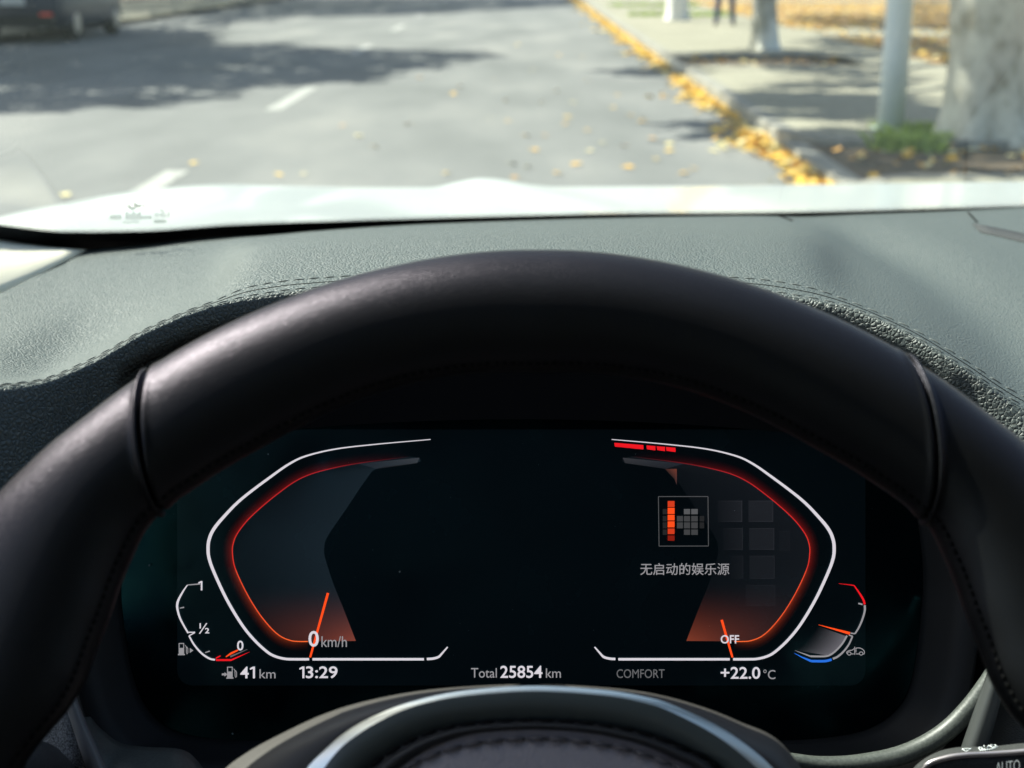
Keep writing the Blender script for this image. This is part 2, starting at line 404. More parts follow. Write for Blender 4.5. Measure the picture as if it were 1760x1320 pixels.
def shade(poly, n, hmin, hmax, keep=.9, z=0, fx=1.0):
    """points in a crown that stands between the sun and this stretch of ground"""
    g2 = [gnd(a, b2, z) for a, b2 in poly]; xs = [p.x for p in g2]; ys = [p.y for p in g2]; outp = []
    def inside(x, y):
        c = False; j = len(g2) - 1
        for i in range(len(g2)):
            if (g2[i].y > y) != (g2[j].y > y) and x < (g2[j].x - g2[i].x) * (y - g2[i].y) / (g2[j].y - g2[i].y) + g2[i].x: c = not c
            j = i
        return c
    while len(outp) < n:
        x = random.uniform(min(xs), max(xs)); y = random.uniform(min(ys), max(ys))
        if not inside(x, y): continue
        if math.sin(x * 2.1 + 1.3 * y) + math.sin(x * 1.1 - 2.3 * y + 1) + .8 * math.sin(3.7 * y + .6 * x) > keep * 2: continue
        h = random.uniform(hmin, hmax); outp.append(Vector((x, y, z)) + SDIR * (h / SDIR.z))
    return outp
def blob(c, r, n):
    o = []
    while len(o) < n:
        v = Vector((random.uniform(-1, 1), random.uniform(-1, 1), random.uniform(-1, 1)))
        if .35 < v.length < 1: o.append(Vector(c) + Vector((v.x * r[0], v.y * r[1], v.z * r[2])))
    return o
def tree(loc, label, trunk, bark, top, samples, size=.2, group='street trees'):
    root = empty('street_tree', loc); tag(root, label, 'tree', group)
    inv = Vector(loc)
    tg = [samples[int(i)] for i in np.linspace(0, len(samples) - 1, 9)]
    limbs(trunk, top, tg, .12)
    for mb, nm, m_ in ((trunk, 'trunk', bark), (crown_mb(samples, size), 'crown', [M['foliage'], M['foliage2']])):
        mb.v = [tuple(Vector(v) - inv) for v in mb.v]
        mb.build(nm, m_, root, smooth=(nm == 'trunk'))
# big trunk beside the lamp post
b = gnd(1698, 247, KH - .07)
tr1 = trunk_mb(b.x, b.y, KH - .09, [(0, .44), (.10, .37), (.3, .315), (.7, .285), (1.6, .265), (4.2, .22)], lean=(-.09, 0), lobes=6, amp=.035, seed=3)
s1 = shade([(1300, 195), (1480, 180), (1800, 190), (1800, 300), (1480, 300), (1430, 262)], 420, 4.4, 6.5, .62, KH) + shade([(1190, 210), (1262, 205), (1262, 244), (1225, 244)], 40, 4.6, 5.5, .7)
tree((b.x, b.y, KH - .07), 'stout grey-barked tree with flared roots, right of the lamp post', tr1, M['bark'], (b.x - .37, b.y, 4.2), s1 + blob((b.x + .5, b.y + 1, 8), (3, 3, 2), 300))
# slimmer mottled tree in the pit
b = gnd(1316, 92, KH - .07)
tr2 = trunk_mb(b.x, b.y, KH - .09, [(0, .27), (.2, .21), (.8, .19), (1.5, .2), (4.2, .16)], lean=(-.07, 0), seed=5)
s2 = shade([(1150, 92), (1300, 84), (1500, 90), (1560, 135), (1420, 150), (1300, 100), (1200, 100), (1180, 125)], 260, 4.5, 6.5, .75, KH) + shade([(1030, 122), (1150, 116), (1190, 122), (1180, 133), (1100, 130)], 60, 4.6, 5.6, 1.) \
    + shade([(1270, 160), (1400, 140), (1560, 150), (1560, 180), (1300, 186)], 200, 4.4, 6, .55, KH) + shade([(1400, 62), (1640, 64), (1640, 95), (1400, 80)], 260, 5, 8, .7, KH) + shade([(1370, 22), (1760, 26), (1760, 40), (1370, 38)], 420, 5, 8, 1., KH) + shade([(1560, -5), (1640, -5), (1640, 28), (1560, 28)], 300, 5, 8, .9, KH)
tree((b.x, b.y, KH - .07), 'slim leaning tree with mottled white bark in the soil pit behind the lamp post', tr2, M['bark_mottle'], (b.x - .29, b.y, 4.2), s2 + blob((b.x, b.y + 1, 8.5), (2.6, 2.6, 2), 250))
# limewashed trunk far up the pavement
b = gnd(1164, 36, KH - .02)
tr3 = trunk_mb(b.x, b.y, KH - .04, [(0, .28), (.2, .235), (1.2, .225), (4.2, .18)], seed=8)
tree((b.x, b.y, KH - .02), 'tree with a white limewashed trunk, farthest up the pavement', tr3, M['limewash'], (b.x, b.y, 4.2), blob((b.x + .5, b.y, 7.5), (3, 3, 2.2), 420))
# trees of the far pavement, whose crowns shade the left lanes
def left_tree(x, y, label, samples, seed):
    tree((x, y, .1), label, trunk_mb(x, y, .08, [(0, .42), (.2, .3), (2, .26), (4.6, .22)], seed=seed), M['bark'], (x, y, 4.6), samples, .24)
sA = shade([(-150, 200), (0, 193), (260, 182), (420, 150), (640, 142), (640, 95), (480, 74), (300, 80), (100, 84), (-150, 96)], 1500, 5.5, 8.5, .93) + shade([(560, 138), (700, 122), (858, 97), (780, 88), (560, 82)], 240, 6, 7.5, 1.)
sA += shade([(-140, 70), (300, 70), (340, 10), (-140, 10)], 1800, 4, 6.5, 1.2, .5)  # extra leaves added to darken the parked car
sA += shade([(-140, 100), (280, 92), (280, 55), (-140, 60)], 900, 4.6, 7, 1.1)
left_tree(-10.6, 19.5, 'big tree of the far pavement whose crown shades the left lanes nearest', sA, 11)
sB = shade([(-200, 80), (0, 72), (160, 66), (330, 46), (480, 38), (480, 28), (300, 20), (-200, 20)], 1100, 5.5, 8.5, .85)
left_tree(-10.8, 31, 'second big tree of the far pavement, beside the parked car', sB, 12)
sC = shade([(180, 22), (420, 31), (700, 26), (1000, 9), (1000, -4), (180, -4)], 6000, 6, 9, 1.1)
left_tree(-11, 52, 'farthest big tree shading the whole width of the road', sC, 13)

# ---- lamp post
b = gnd(1530, 224, KH - .02)
lp = empty('street_lamp', (b.x, b.y, KH - .02)); tag(lp, 'pale grey painted steel lamp post beside the big trunk', 'lamp post')
mb = MB(); mb.tube([(0, 0, 0), (0, 0, .6), (0, 0, 2), (0, 0, 5), (0, 0, 7.4)], [.106, .105, .10, .085, .07], 32); mb.build('pole', M['pole'], lp)
mb = MB(); mb.tube([(0, 0, 0), (0, 0, .02)], [.16, .16], 24); mb.build('base_plate', M['pole'], lp, smooth=False)
mb = MB(); mb.tube([Vector(p) for p in spline([(0, 0, 7.3), (-.15, 0, 7.9), (-.8, 0, 8.2), (-1.6, 0, 8.3)], 6)], .035, 12); mb.build('arm', M['pole'], lp)
mb = MB(); mb.grid([[(-1.5 - .7 * u, wv * .14 * math.sin(math.pi * (.15 + .8 * u)), 8.3 + hz) for wv, hz in ((-1, 0), (-.6, .07), (.6, .07), (1, 0), (.6, -.04), (-.6, -.04))] for u in (0, .25, .5, .75, 1)], closed=True, capends=True)
mb.build('lamp_head', M['pole_dark'], lp)

# ---- pedestrian
def person(loc, rz):
    me = bpy.data.meshes.new('person')
    J = {}; V = []; E = []; RD = []
    def j(n, p, r, par=None):
        V.append(p); RD.append(r); J[n] = len(V) - 1
        if par: E.append((J[par], J[n]))
    j('pelvis', (0, 0, .95), (.155, .115))
    j('waist', (0, 0, 1.12), (.14, .105), 'pelvis'); j('chest', (0, 0, 1.32), (.17, .115), 'waist'); j('neckb', (0, .0, 1.47), (.075, .07), 'chest')
    j('neck', (0, -.01, 1.54), (.055, .055), 'neckb'); j('head', (0, -.03, 1.62), (.075, .09), 'neck'); j('top', (0, -.02, 1.72), (.06, .075), 'head')
    for s, nm in ((-1, 'l'), (1, 'r')):
        j('hip' + nm, (s * .10, 0, .88), (.095, .10), 'pelvis'); j('knee' + nm, (s * .145, -.01, .48), (.065, .068), 'hip' + nm)
        j('shin' + nm, (s * .16, .02, .28), (.058, .062), 'knee' + nm); j('ank' + nm, (s * .175, .03, .09), (.05, .055), 'shin' + nm)
        j('heel' + nm, (s * .178, .04, .045), (.04, .045), 'ank' + nm); j('toe' + nm, (s * .20, -.14, .035), (.04, .032), 'heel' + nm)
        j('sho' + nm, (s * .18, 0, 1.40), (.065, .065), 'chest'); j('elb' + nm, (s * .25, .02, 1.13), (.045, .045), 'sho' + nm)
        j('wri' + nm, (s * .25, -.06, .90), (.03, .033), 'elb' + nm); j('palm' + nm, (s * .25, -.08, .83), (.02, .038), 'wri' + nm)
        for k, (dx, dz) in enumerate(((-.028, -.075), (-.01, -.088), (.01, -.085), (.027, -.07))):
            j('f%d%s' % (k, nm), (s * .25 + .1 * s * 0, -.08 + dx, .80), (.009, .009), 'palm' + nm); j('t%d%s' % (k, nm), (s * .245, -.09 + dx, .83 + dz), (.008, .008), 'f%d%s' % (k, nm))
        j('th' + nm, (s * .235, -.12, .80), (.009, .009), 'palm' + nm)
    me.from_pydata(V, E, [])
    o = bpy.data.objects.new('person', me); COL.objects.link(o)
    bm = bmesh.new(); bm.from_mesh(me); lay = bm.verts.layers.skin.verify()
    for v, r in zip(bm.verts, RD): v[lay].radius = r
    bm.verts.ensure_lookup_table(); bm.verts[0][lay].use_root = True
    bm.to_mesh(me); bm.free()
    o.modifiers.new('skin', 'SKIN').use_smooth_shade = True
    sd = o.modifiers.new('sub', 'SUBSURF'); sd.levels = sd.render_levels = 2
    dg = bpy.context.evaluated_depsgraph_get(); m2 = bpy.data.meshes.new_from_object(o.evaluated_get(dg)); o.modifiers.clear(); o.data = m2
    mats = [mat('skin', (.45, .27, .19), .5), mat('navy_trousers', (.02, .04, .13), .8), mat('dark_jacket', (.03, .035, .05), .8), mat('black_shoes', (.01, .01, .012), .5)]
    m2.materials.clear()
    for x in mats: m2.materials.append(x)
    for p in m2.polygons:
        c = p.center; p.use_smooth = True
        p.material_index = 3 if c.z < .085 else 1 if c.z < .98 and abs(c.x) < .22 else 2 if (c.z < 1.49 and not (abs(c.x) > .2 and c.z < .91)) else 0
    hb = bmesh.new(); bmesh.ops.create_uvsphere(hb, u_segments=20, v_segments=12, radius=1)
    hv = [(v.co.x * .088, v.co.y * .105 - .01, v.co.z * .09 + 1.70) for v in hb.verts]; hf = [tuple(v.index for v in f.verts) for f in hb.faces]; hb.free()
    mesh_obj('hair', hv, hf, mat('black_hair', (.008, .007, .006), .6), o)
    o.location = loc; o.rotation_euler = (0, 0, rz)
    return o
b = gnd(1245, 44, KH - .005)
tag(person((b.x, b.y, KH - .005), R(175)), 'pedestrian in dark navy trousers standing on the pavement', 'person')

# ---- dark car parked in the tree shade of the left lane
def parked_car(x, y):
    root = empty('parked_car', (x, y, 0)); tag(root, 'dark navy car parked in deep tree shade across the road, tail towards us', 'car')
    body = mat('navy_paint', (.012, .02, .045), .45, coat=.15, coatr=.1); dk = mat('tyre_rubber', (.012, .012, .012), .8); rm = mat('alloy', (.4, .4, .4), .35, metal=1)
    gls = mat('dark_car_glass', (.01, .013, .016), .08); tl = mat('tail_lamp_red', (.65, .02, .015), .2, emit=(1, .06, .03), es=.03); pl = mat('number_plate', (.55, .57, .58), .5)
    # body loft along y (rear at y=0), half-section outline per station
    st = [(0, .78, .42, .80, .98), (.06, .84, .30, .86, 1.02), (.5, .89, .24, .92, 1.05), (1.4, .90, .22, .95, 1.02), (2.6, .90, .22, .95, 1.0), (3.4, .89, .24, .88, .93), (4.1, .84, .26, .78, .82), (4.4, .72, .34, .62, .70)]
    rows = []
    for (yy, hw, zb, zs, zt) in st:
        half = [(hw * .9, zb), (hw, zb + .12), (hw * 1.0, (zb + zs) / 2), (hw * .985, zs), (hw * .93, zt)]
        r = [(a, yy, z) for a, z in half] + [(-a, yy, z) for a, z in reversed(half)]; rows.append(r)
    mb = MB(); mb.grid(rows, closed=True, capends=True); mb.build('body', body, root)
    cab = [(.35, .74, .98, 1.00), (.75, .70, 1.0, 1.40), (1.5, .68, 1.0, 1.50), (2.4, .68, 1.0, 1.46), (3.3, .74, .92, .96)]
    mb = MB(); mb.grid([[(hw + .09, yy, zb), (hw * .88, yy, zt), (-hw * .88, yy, zt), (-hw - .09, yy, zb)] for yy, hw, zb, zt in cab], capends=False); mb.build('windows', gls, root, smooth=False)
    mb = MB(); mb.grid([[(.6, yy, zt), (.3, yy, zt + .03), (-.3, yy, zt + .03), (-.6, yy, zt)] for yy, zt in ((.72, 1.39), (.78, 1.415), (1.5, 1.515), (2.4, 1.475), (2.46, 1.45))]); solidify(mb.build('roof', body, root), .02, 1)
    for sx in (-1, 1):
        for yy in (.85, 3.5):
            mb = MB(); mb.tube([(sx * .66, yy, .32), (sx * .68, yy, .32), (sx * .86, yy, .32), (sx * .89, yy, .32)], [.29, .32, .32, .28], 28); wl = mb.build('wheel', dk, root)
            mb = MB(); mb.tube([(sx * .885, yy, .32), (sx * .905, yy, .32)], [.2, .19], 20); mb.build('rim', rm, wl, smooth=False)
        mb = MB(); mb.box((sx * .66, -.005, .92), (.26, .06, .12)); mb.build('tail_light', tl, root, smooth=False)
        mb = MB(); mb.box((sx * .60, .0, .47), (.22, .10, .13)); mb.build('reflector', tl, root, smooth=False)
        mb = MB(); mb.tube([(sx * .95, 3.0, .98), (sx * 1.05, 3.0, 1.0)], [.05, .1], 10); mb.build('mirror', body, root)
    mb = MB(); mb.box((0, -.03, .38), (1.5, .16, .2)); mb.build('bumper', dk, root, smooth=False)
    mb = MB(); mb.box((.0, -.02, .74), (.46, .04, .14)); mb.build('number_plate', pl, root, smooth=False)
    for sx in (-1, 1):
        mb = MB(); mb.tube([(sx * .5, -.09, .27), (sx * .5, .2, .27)], .035, 12); mb.build('exhaust', rm, root)
b = gnd(28, 74); parked_car(b.x, b.y)

# ================================================================== THE CAR WE SIT IN
car = empty('car', (0, 0, 0))
tag(car, 'white car seen from its driver seat, black leather steering wheel before lit digital instruments', 'car')
PXC = np.array([-200, -100, 0, 60, 150, 250, 350, 400, 450, 550, 700, 880, 1060, 1200, 1300, 1370, 1430, 1500, 1570, 1650, 1760, 1900, 2050], float)
def rowf(a): return np.array(a, float)
B_PY = rowf([600, 550, 505, 475, 429, 419, 409, 405, 402, 394, 385, 378, 373, 371, 370, 370, 368, 366, 364, 361, 356, 350, 344])
B_D = rowf([.66, .72, .80, .86, .97, .99, 1.0, 1.01, 1.02, 1.03, 1.045, 1.055, 1.065, 1.07, 1.075, 1.08, 1.08, 1.08, 1.08, 1.08, 1.08, 1.08, 1.07])
S_PX = rowf([-200, 0, 60, 150, 250, 350, 430, 520, 700, 880, 1060, 1200, 1300, 1370, 1450, 1550, 1650, 1760, 1900, 2050])
S_PY = rowf([690, 664, 657, 624, 570, 530, 512, 500, 490, 487, 490, 495, 502, 512, 527, 568, 622, 676, 720, 740])
S_D = rowf([.47, .50, .51, .53, .55, .565, .575, .58, .585, .585, .585, .585, .58, .575, .57, .56, .55, .545, .54, .54])
px = np.linspace(-200, 2050, 300)
bpy_, bd_ = interp(px, PXC, B_PY), interp(px, PXC, B_D)
spy_, sd_ = interp(px, S_PX, S_PY), interp(px, S_PX, S_D)
# the padded binnacle stands above the flat of the dash between these columns
pad_w = 1 / (1 + np.exp(-(px - 395) / 16)) * 1 / (1 + np.exp((px - 1425) / 22))
P0 = []; 
def dash_pt(i, t):
    """t=0 windscreen base .. 1 stitched lip"""
    pb = np.array(pt(px[i], bpy_[i], bd_[i])); ps = np.array(pt(px[i], spy_[i], sd_[i]))
    p = pb * (1 - t) + ps * t
    return Vector(p)
NT = 90
ts = np.linspace(0, 1, NT)
rows = []
for t in ts:
    r = []
    for i in range(len(px)):
        p = dash_pt(i, t)
        x = px[i]
        bul = .011 * math.sin(math.pi * t ** 2.2) * pad_w[i]
        edge = -.010 * (1 - pad_w[i] * min(1, t / .06)) if t < .5 else 0
        edge *= max(0, 1 - t / .5)
        # shallow valley right of the pad, running from the windscreen down to the right
        vc = 1400 + 420 * t ** 1.1
        val = -.010 * min(1, t / .3) * math.exp(-((x - vc) / (60 + 80 * t)) ** 2) * (1 - .3 * t)
        # hollow left, below the pillar foot
        hol = -.010 * math.exp(-((x - 120) / 150) ** 2) * math.exp(-((t - .72) / .18) ** 2)
        p = p + Vector((0, 0, bul + val + hol + (-.006 * (1 - pad_w[i]) * math.sin(math.pi * t))))
        r.append(p)
    rows.append(r)
lip = rows[-1]
base_rows = [list(r) for r in rows]
# lip rolls over and the front face drops towards the instruments
NF = len(rows)
for k, (dz, dd) in enumerate([(-.0016, -.0008), (-.005, -.0012), (-.012, -.0010), (-.4, -.0006), (-.7, .0002), (-1, .0015), (-1.04, .004), (-1.02, .03), (-1.0, .08)]):
    r = []
    for i in range(len(px)):
        # the padded face hangs deeper at the sides than over the instruments, then tucks under
        cw = 1 / (1 + math.exp(-(px[i] - 170) / 30)) / (1 + math.exp((px[i] - 1640) / 30)); drop = .048 - .025 * cw
        sl = min(1, max(0, (150 - px[i]) / 200)) + min(1, max(0, (px[i] - 1670) / 110))      # the far ends lean back and catch the light
        zz_ = dz if dz > -.05 else dz * drop
        r.append(lip[i] + Vector((0, dd + sl * .75 * max(zz_, -.036), zz_)))
    rows.append(r)
# carry every row on to both doors, following the bow of the windscreen
full = []
for k, r in enumerate(rows):
    back = max(0, 1 - k / (NT - 1)); a, z_ = r[0], r[-1]
    bow_ = lambda x: -.13 * ((x - .37) / .8) ** 2 * back
    right = [Vector((x, z_.y + bow_(x) - bow_(z_.x), z_.z)) for x in np.linspace(z_.x, 1.15, 46)[1:]]
    left = [Vector((x, a.y + (x - a.x) * .3 * back, a.z)) for x in np.linspace(-.42, a.x, 9)[:-1]] if a.x > -.42 else []
    full.append((left, r, right))
nl = max(len(f[0]) for f in full)
rows = [f[0] + f[1] + f[2] for f in full if len(f[0]) == nl] if all(len(f[0]) == nl for f in full) else [f[1] + f[2] for f in full]
mb = MB(); mb.grid(rows[:NF + 6]); mb.grid(rows[NF + 5:], 1); dash = mb.build('dashboard', [M['dash'], M['black']], car)  # underside behind the lip coloured black in place of shade
for p in dash.data.polygons: pass
solidify(dash, .0012, 1)
def dash_surface(pxv, t):
    i = np.interp(pxv, px, np.arange(len(px))); j = t * (NT - 1); i0, j0 = int(min(i, len(px) - 2)), int(min(j, NT - 2)); fi, fj = i - i0, j - j0
    a = base_rows[j0][i0] * (1 - fi) + base_rows[j0][i0 + 1] * fi; b3 = base_rows[j0 + 1][i0] * (1 - fi) + base_rows[j0 + 1][i0 + 1] * fi
    return a * (1 - fj) + b3 * fj
def stitch_line(mb, t, lift, x0=-180, x1=2000, l=.0046, gap=.0016, r=.00036):
    pts = [dash_surface(x, t) for x in np.linspace(x0, x1, 900)]
    acc = 0; cur = [pts[0]]; on = True
    for a, b4 in zip(pts[:-1], pts[1:]):
        acc += (b4 - a).length
        if on: cur.append(b4)
        if acc > (l if on else gap):
            if on and len(cur) > 1:
                up = Vector((0, -.25, 1)).normalized() * lift
                c0, c1 = cur[0], cur[-1]; md = cur[len(cur) // 2] + up
                mb.tube([c0 - up * .4, c0 * .75 + c1 * .25 + up * .7, md, c0 * .25 + c1 * .75 + up * .7, c1 - up * .4], [r * .6, r, r, r, r * .6], 6)
            on = not on; acc = 0; cur = [b4]
mb = MB(); stitch_line(mb, .992, .0002); stitch_line(mb, .958, .0002)
mb.build('stitching', M['thread'], dash)
mb = MB(); gp = [dash_surface(x, .975) + Vector((0, 0, -.0001)) for x in np.linspace(-180, 2000, 260)]; mb.tube(gp, .00035, 6); mb.build('seam', M['gap'], dash)
# small joints of the defroster panel near the glass, and its greyer strip
for (x, ta, tb2, dx) in ((1340, .02, .10, 22), (1664, .03, .12, 16)):
    mb = MB(); mb.tube([dash_surface(x + dx * k / 5, ta + (tb2 - ta) * k / 5) + Vector((0, 0, .0004)) for k in range(6)], .0006, 6); mb.build('panel_joint', M['gap'], dash)
if 0: mb.tube([dash_surface(1345 + k * 20, .085 + .012 * math.sin(k * .3)) + Vector((0, 0, .0002)) for k in range(4)], .0008, 6)
mb = MB(); mb.grid([[dash_surface(1672 + a * 14 + u * 180, .13 + .07 * a + .16 * u) + Vector((0, 0, .0006)) for u in np.linspace(0, 1, 8)] for a in np.linspace(0, 1, 4)])
solidify(mb.build('vent_strip', mat('vent_grey', (.055, .058, .06), .85, spec=.2), dash), .0005, 1)

# pillar foot: cream trim between glass edge and dash
A = [(150, 428.5, .972), (100, 425, .962), (50, 418, .935), (0, 410, .90), (-100, 396, .85), (-220, 372, .78), (-430, 345, .70)]
Bq = [(150, 430, .969), (100, 455, .90), (50, 482, .848), (0, 507, .80), (-100, 553, .72), (-220, 610, .64), (-430, 690, .56)]
rows = []
for k in np.linspace(0, 1, 7):
    rows.append([pt(a[0] * (1 - k) + c[0] * k, a[1] * (1 - k) + c[1] * k, a[2] * (1 - k) + c[2] * k) + Vector((.4, 0, .35)) * (.012 * math.sin(math.pi * k) * min(1, (150 - a[0]) / 60)) for a, c in zip(A, Bq)])
mb = MB(); mb.grid(rows); pil = mb.build('pillar_trim', M['cream'], car); solidify(pil, .003, -1)
# the pillar itself rising beside the glass
# ---- windscreen
RAKE = R(30)
WD = Vector((0, -math.cos(RAKE), math.sin(RAKE)))
wx = np.linspace(-520, 3000, 60)
def glass_base(x):
    xx = min(max(x, -200), 2050)
    F_PX = [-520, -200, 0, 150, 250, 400, 550, 700, 880, 1060, 1300, 1760, 2050, 2500, 3000]
    F_PY = [330, 383, 408, 426, 423, 409, 397, 388, 381, 376, 373, 359, 350, 342, 345]
    F_D = [.60, .78, .90, .985, 1.0, 1.02, 1.035, 1.05, 1.06, 1.07, 1.083, 1.09, 1.09, 1.05, .98]
    return pt(x, float(interp(x, F_PX, F_PY)), float(interp(x, F_PX, F_D)))
gb = [glass_base(x) for x in wx]
cxr = .37
def glass_pt(i, s):
    g0 = gb[i]; p = g0 + WD * s
    p.x = cxr + (p.x - cxr) * (1 - .16 * s)
    return p
rows = [[glass_pt(i, s) for i in range(len(wx))] for s in np.linspace(0, 1.0, 24)]
mb = MB(); mb.grid(rows); ws = mb.build('windshield', M['glass'], car)
# frit: printed black border with a dotted upper edge
mb = MB()
def frit_h(x): return float(np.interp(x, [-520, 0, 150, 250, 400, 560, 700, 880, 1060, 1300, 1760, 3000], [.03, .028, .036, .034, .030, .022, .017, .015, .014, .012, .009, .012]))
fx = np.linspace(-520, 3000, 400)
def gp_(x, s, lift=.0015):
    p = glass_base(x) + WD * s; p.x = cxr + (p.x - cxr) * (1 - .16 * s); return p + Vector((0, -.5, -.86)) * lift
mb.grid([[gp_(x, -.02) for x in fx], [gp_(x, frit_h(x)) for x in fx]])
for r_, sz in ((0, .0011), (1, .0008), (2, .0005)):
    for k, x in enumerate(np.arange(-400, 2300, 5.2)):
        c = gp_(x + (2.6 if r_ % 2 else 0), frit_h(x) + .0016 + r_ * .0026); u = Vector((1, 0, 0)) * sz; v = WD * sz
        mb.add([c + u * math.cos(a) + v * math.sin(a) for a in [6.283 * q / 6 for q in range(6)]], [tuple(range(6))])
mb.build('frit_band', M['frit'], ws, smooth=False)
# the small printed maker's mark in the lower left corner of the glass, seen from behind (mirrored strokes)
mk = mat('print_grey', (.30, .37, .34), .7); mk2 = mat('print_dark', (.05, .08, .07), .7)
GP0 = gp_(240, .04, .0006); GN = Vector((0, -math.sin(RAKE), -math.cos(RAKE)))
def onglass(x, y): return onplane(x, y, GP0 + GN * .0004, GN)
def zz(x, y): return 150 + x / 8.8, 330 + y / 8.8
mb = MB()
def stroke(pts, r, mi=0, n=4):
    r = r * .55
    P = [onglass(*zz(*p)) for p in pts]; P = [Vector(q) for q in spline(P, n)] if len(P) > 2 else P
    mb.tube(P, r, 5, mi)
stroke([(630, 210), (650, 240), (690, 250), (725, 225)], .0009, 1); stroke([(715, 175), (740, 205), (770, 215), (805, 205)], .0010, 1); stroke([(585, 235), (600, 210), (625, 215)], .0004); stroke([(820, 185), (850, 195), (860, 220), (845, 245)], .0004)
x_ = 345
for k in range(4): stroke([(x_ + k * 44, 415), (x_ + 12 + k * 44, 360), (x_ + 26 + k * 44, 352), (x_ + 30 + k * 44, 395), (x_ + 42 + k * 44, 410)], .00042)
for k, hh in enumerate((300, 330, 290, 320, 300)): stroke([(570 + k * 48, 425), (590 + k * 48, 360), (602 + k * 48, hh), (606 + k * 48, 380), (615 + k * 48, 420)], .0004)
for k in range(3): stroke([(815 + k * 56, 395), (835 + k * 56, 360), (850 + k * 56, 380), (825 + k * 56, 400), (868 + k * 56, 395)], .0004)
stroke([(1020, 350), (1045, 330), (1080, 345), (1070, 370), (1035, 375), (1020, 350)], .0004)
stroke([(1110, 350), (1150, 320), (1185, 345), (1160, 375), (1115, 350)], .0005); stroke([(1110, 260), (1135, 300), (1155, 270)], .0004); stroke([(1220, 300), (1238, 340), (1215, 380)], .0004)
for k in range(4): stroke([(1010 + k * 46, 450), (1030 + k * 46, 420), (1050 + k * 46, 445), (1030 + k * 46, 465), (1015 + k * 46, 445)], .00045)
stroke([(530, 455), (620, 460), (700, 452), (785, 458)], .0005)
mb.build('maker_mark', [mk, mk2], ws)
# ---- bonnet
hx_px = [-420, -200, -60, 0, 60, 110, 200, 290, 380, 470, 560, 650, 740, 790, 825, 860, 910, 960, 1100, 1400, 1760, 2100, 2500]
hx_py = [560, 450, 392, 373, 359, 350, 333, 322, 317, 319, 321, 322, 322, 312, 306, 308, 317, 321, 320, 317, 312, 312, 330]
rows = []
XS = np.linspace(-420, 2500, 220); FR = []
for x in XS:
    r_ = ray(x, float(interp(x, hx_px, hx_py))); yf = 2.15 - .25 * abs((x - 1120) / 1300) ** 2.5
    FR.append(CC + r_ * (yf / r_.y))
for k, v in enumerate(np.linspace(0, 1, 26)):
    row = []
    for x, f in zip(XS, FR):
        rx = f.x * (.60 + .40 * v) + .37 * .4 * (1 - v)
        zr = H - .212 - .16 * max(0, (abs(rx - .37) - .60)) ** 1.2
        z = zr * (1 - v) + f.z * v + .006 * math.sin(math.pi * v) * math.exp(-((x - 700) / 90) ** 2) * 0
        row.append(Vector((rx, 1.20 * (1 - v) + f.y * v - .12 * (1 - v) * ((rx - .37) / .8) ** 2, z)))
    rows.append(row)
for dy, dz in ((.03, -.012), (.07, -.04), (.11, -.12), (.14, -.35), (.14, -.7)):
    rows.append([f + Vector((0, dy, dz)) for f in FR])
mb = MB(); mb.grid(rows); solidify(mb.build('bonnet', M['white_paint'], car), .004, -1)
mb = MB(); mb.grid([[Vector((x, y0_ - .10 * ((x - .37) / .8) ** 2, z0_)) for x in np.linspace(-.6, 1.4, 30)] for y0_, z0_ in ((1.10, H - .235), (1.19, H - .228), (1.23, H - .26))])
mb.build('cowl', M['black'], car)

# ---- cluster frame of reference
KS = .604 / FPX
CO = pt(896, 950, .604)
CM = Matrix.Translation(CO) @ Matrix((RR, UU, -FF)).transposed().to_4x4()
def s3(x, y, off=0): return ((x - 896) * KS, (950 - y) * KS, off)
def curve_off(x): return 0
# black glass panel, its outline read from the shape of the unit
ol = [(205, 985), (207, 1040), (216, 1110), (230, 1170), (250, 1215), (285, 1250), (330, 1266), (390, 1273), (480, 1274), (700, 1276), (896, 1278), (1100, 1276), (1320, 1274), (1410, 1270), (1480, 1258), (1530, 1232), (1562, 1190), (1578, 1120), (1586, 1040), (1588, 985), (1580, 900), (1560, 800), (1500, 720), (1300, 690), (896, 685), (500, 690), (290, 730), (235, 830), (212, 910)]
olp = [tuple(p) for p in spline(ol + [ol[0]], 5)[:-1]]
mb = MB(); n = len(olp)
V0 = [s3(896 + (x - 896) * 1.0, y, 0) for x, y in olp]; V1 = [s3(896 + (x - 896) * .994, 985 + (y - 985) * .991, .0012) for x, y in olp]; V2 = [s3(x, y, -.012) for x, y in olp]
mb.add(V2 + V0 + V1, [(i + a * n, (i + 1) % n + a * n, (i + 1) % n + (a + 1) * n, i + (a + 1) * n) for a in (0, 1) for i in range(n)] + [tuple(range(2 * n, 3 * n))])
clu = mb.build('instrument_cluster', M['glass_black'], car, smooth=False); clu.matrix_world = CM
Z0 = .0012
def cpart(mb, name, mats, smooth=False): return mb.build(name, mats, clu, smooth)
def poly(mb, pts, off, mi=0):
    v = [s3(x, y, Z0 + off) for x, y in pts]; a = sum(pts[i - 1][0] * pts[i][1] - pts[i][0] * pts[i - 1][1] for i in range(len(pts)))
    mb.add(v, [tuple(range(len(v))) if a < 0 else tuple(range(len(v) - 1, -1, -1))], mi)
def line(mb, pts, wd, off, mi=0):
    """flat stroke; wd width(s) in px"""
    P = [np.array(p, float) for p in pts]; n = len(P); wd = wd if hasattr(wd, '__len__') else [wd] * n
    wd = np.interp(np.linspace(0, 1, n), np.linspace(0, 1, len(wd)), wd); a, c = [], []
    for i in range(n):
        t = P[min(i + 1, n - 1)] - P[max(i - 1, 0)]; t = t / (np.hypot(*t) + 1e-9); nn = np.array((-t[1], t[0])) * wd[i] / 2
        a.append(s3(*(P[i] + nn), Z0 + off)); c.append(s3(*(P[i] - nn), Z0 + off))
    mb.grid([a, c], mi)
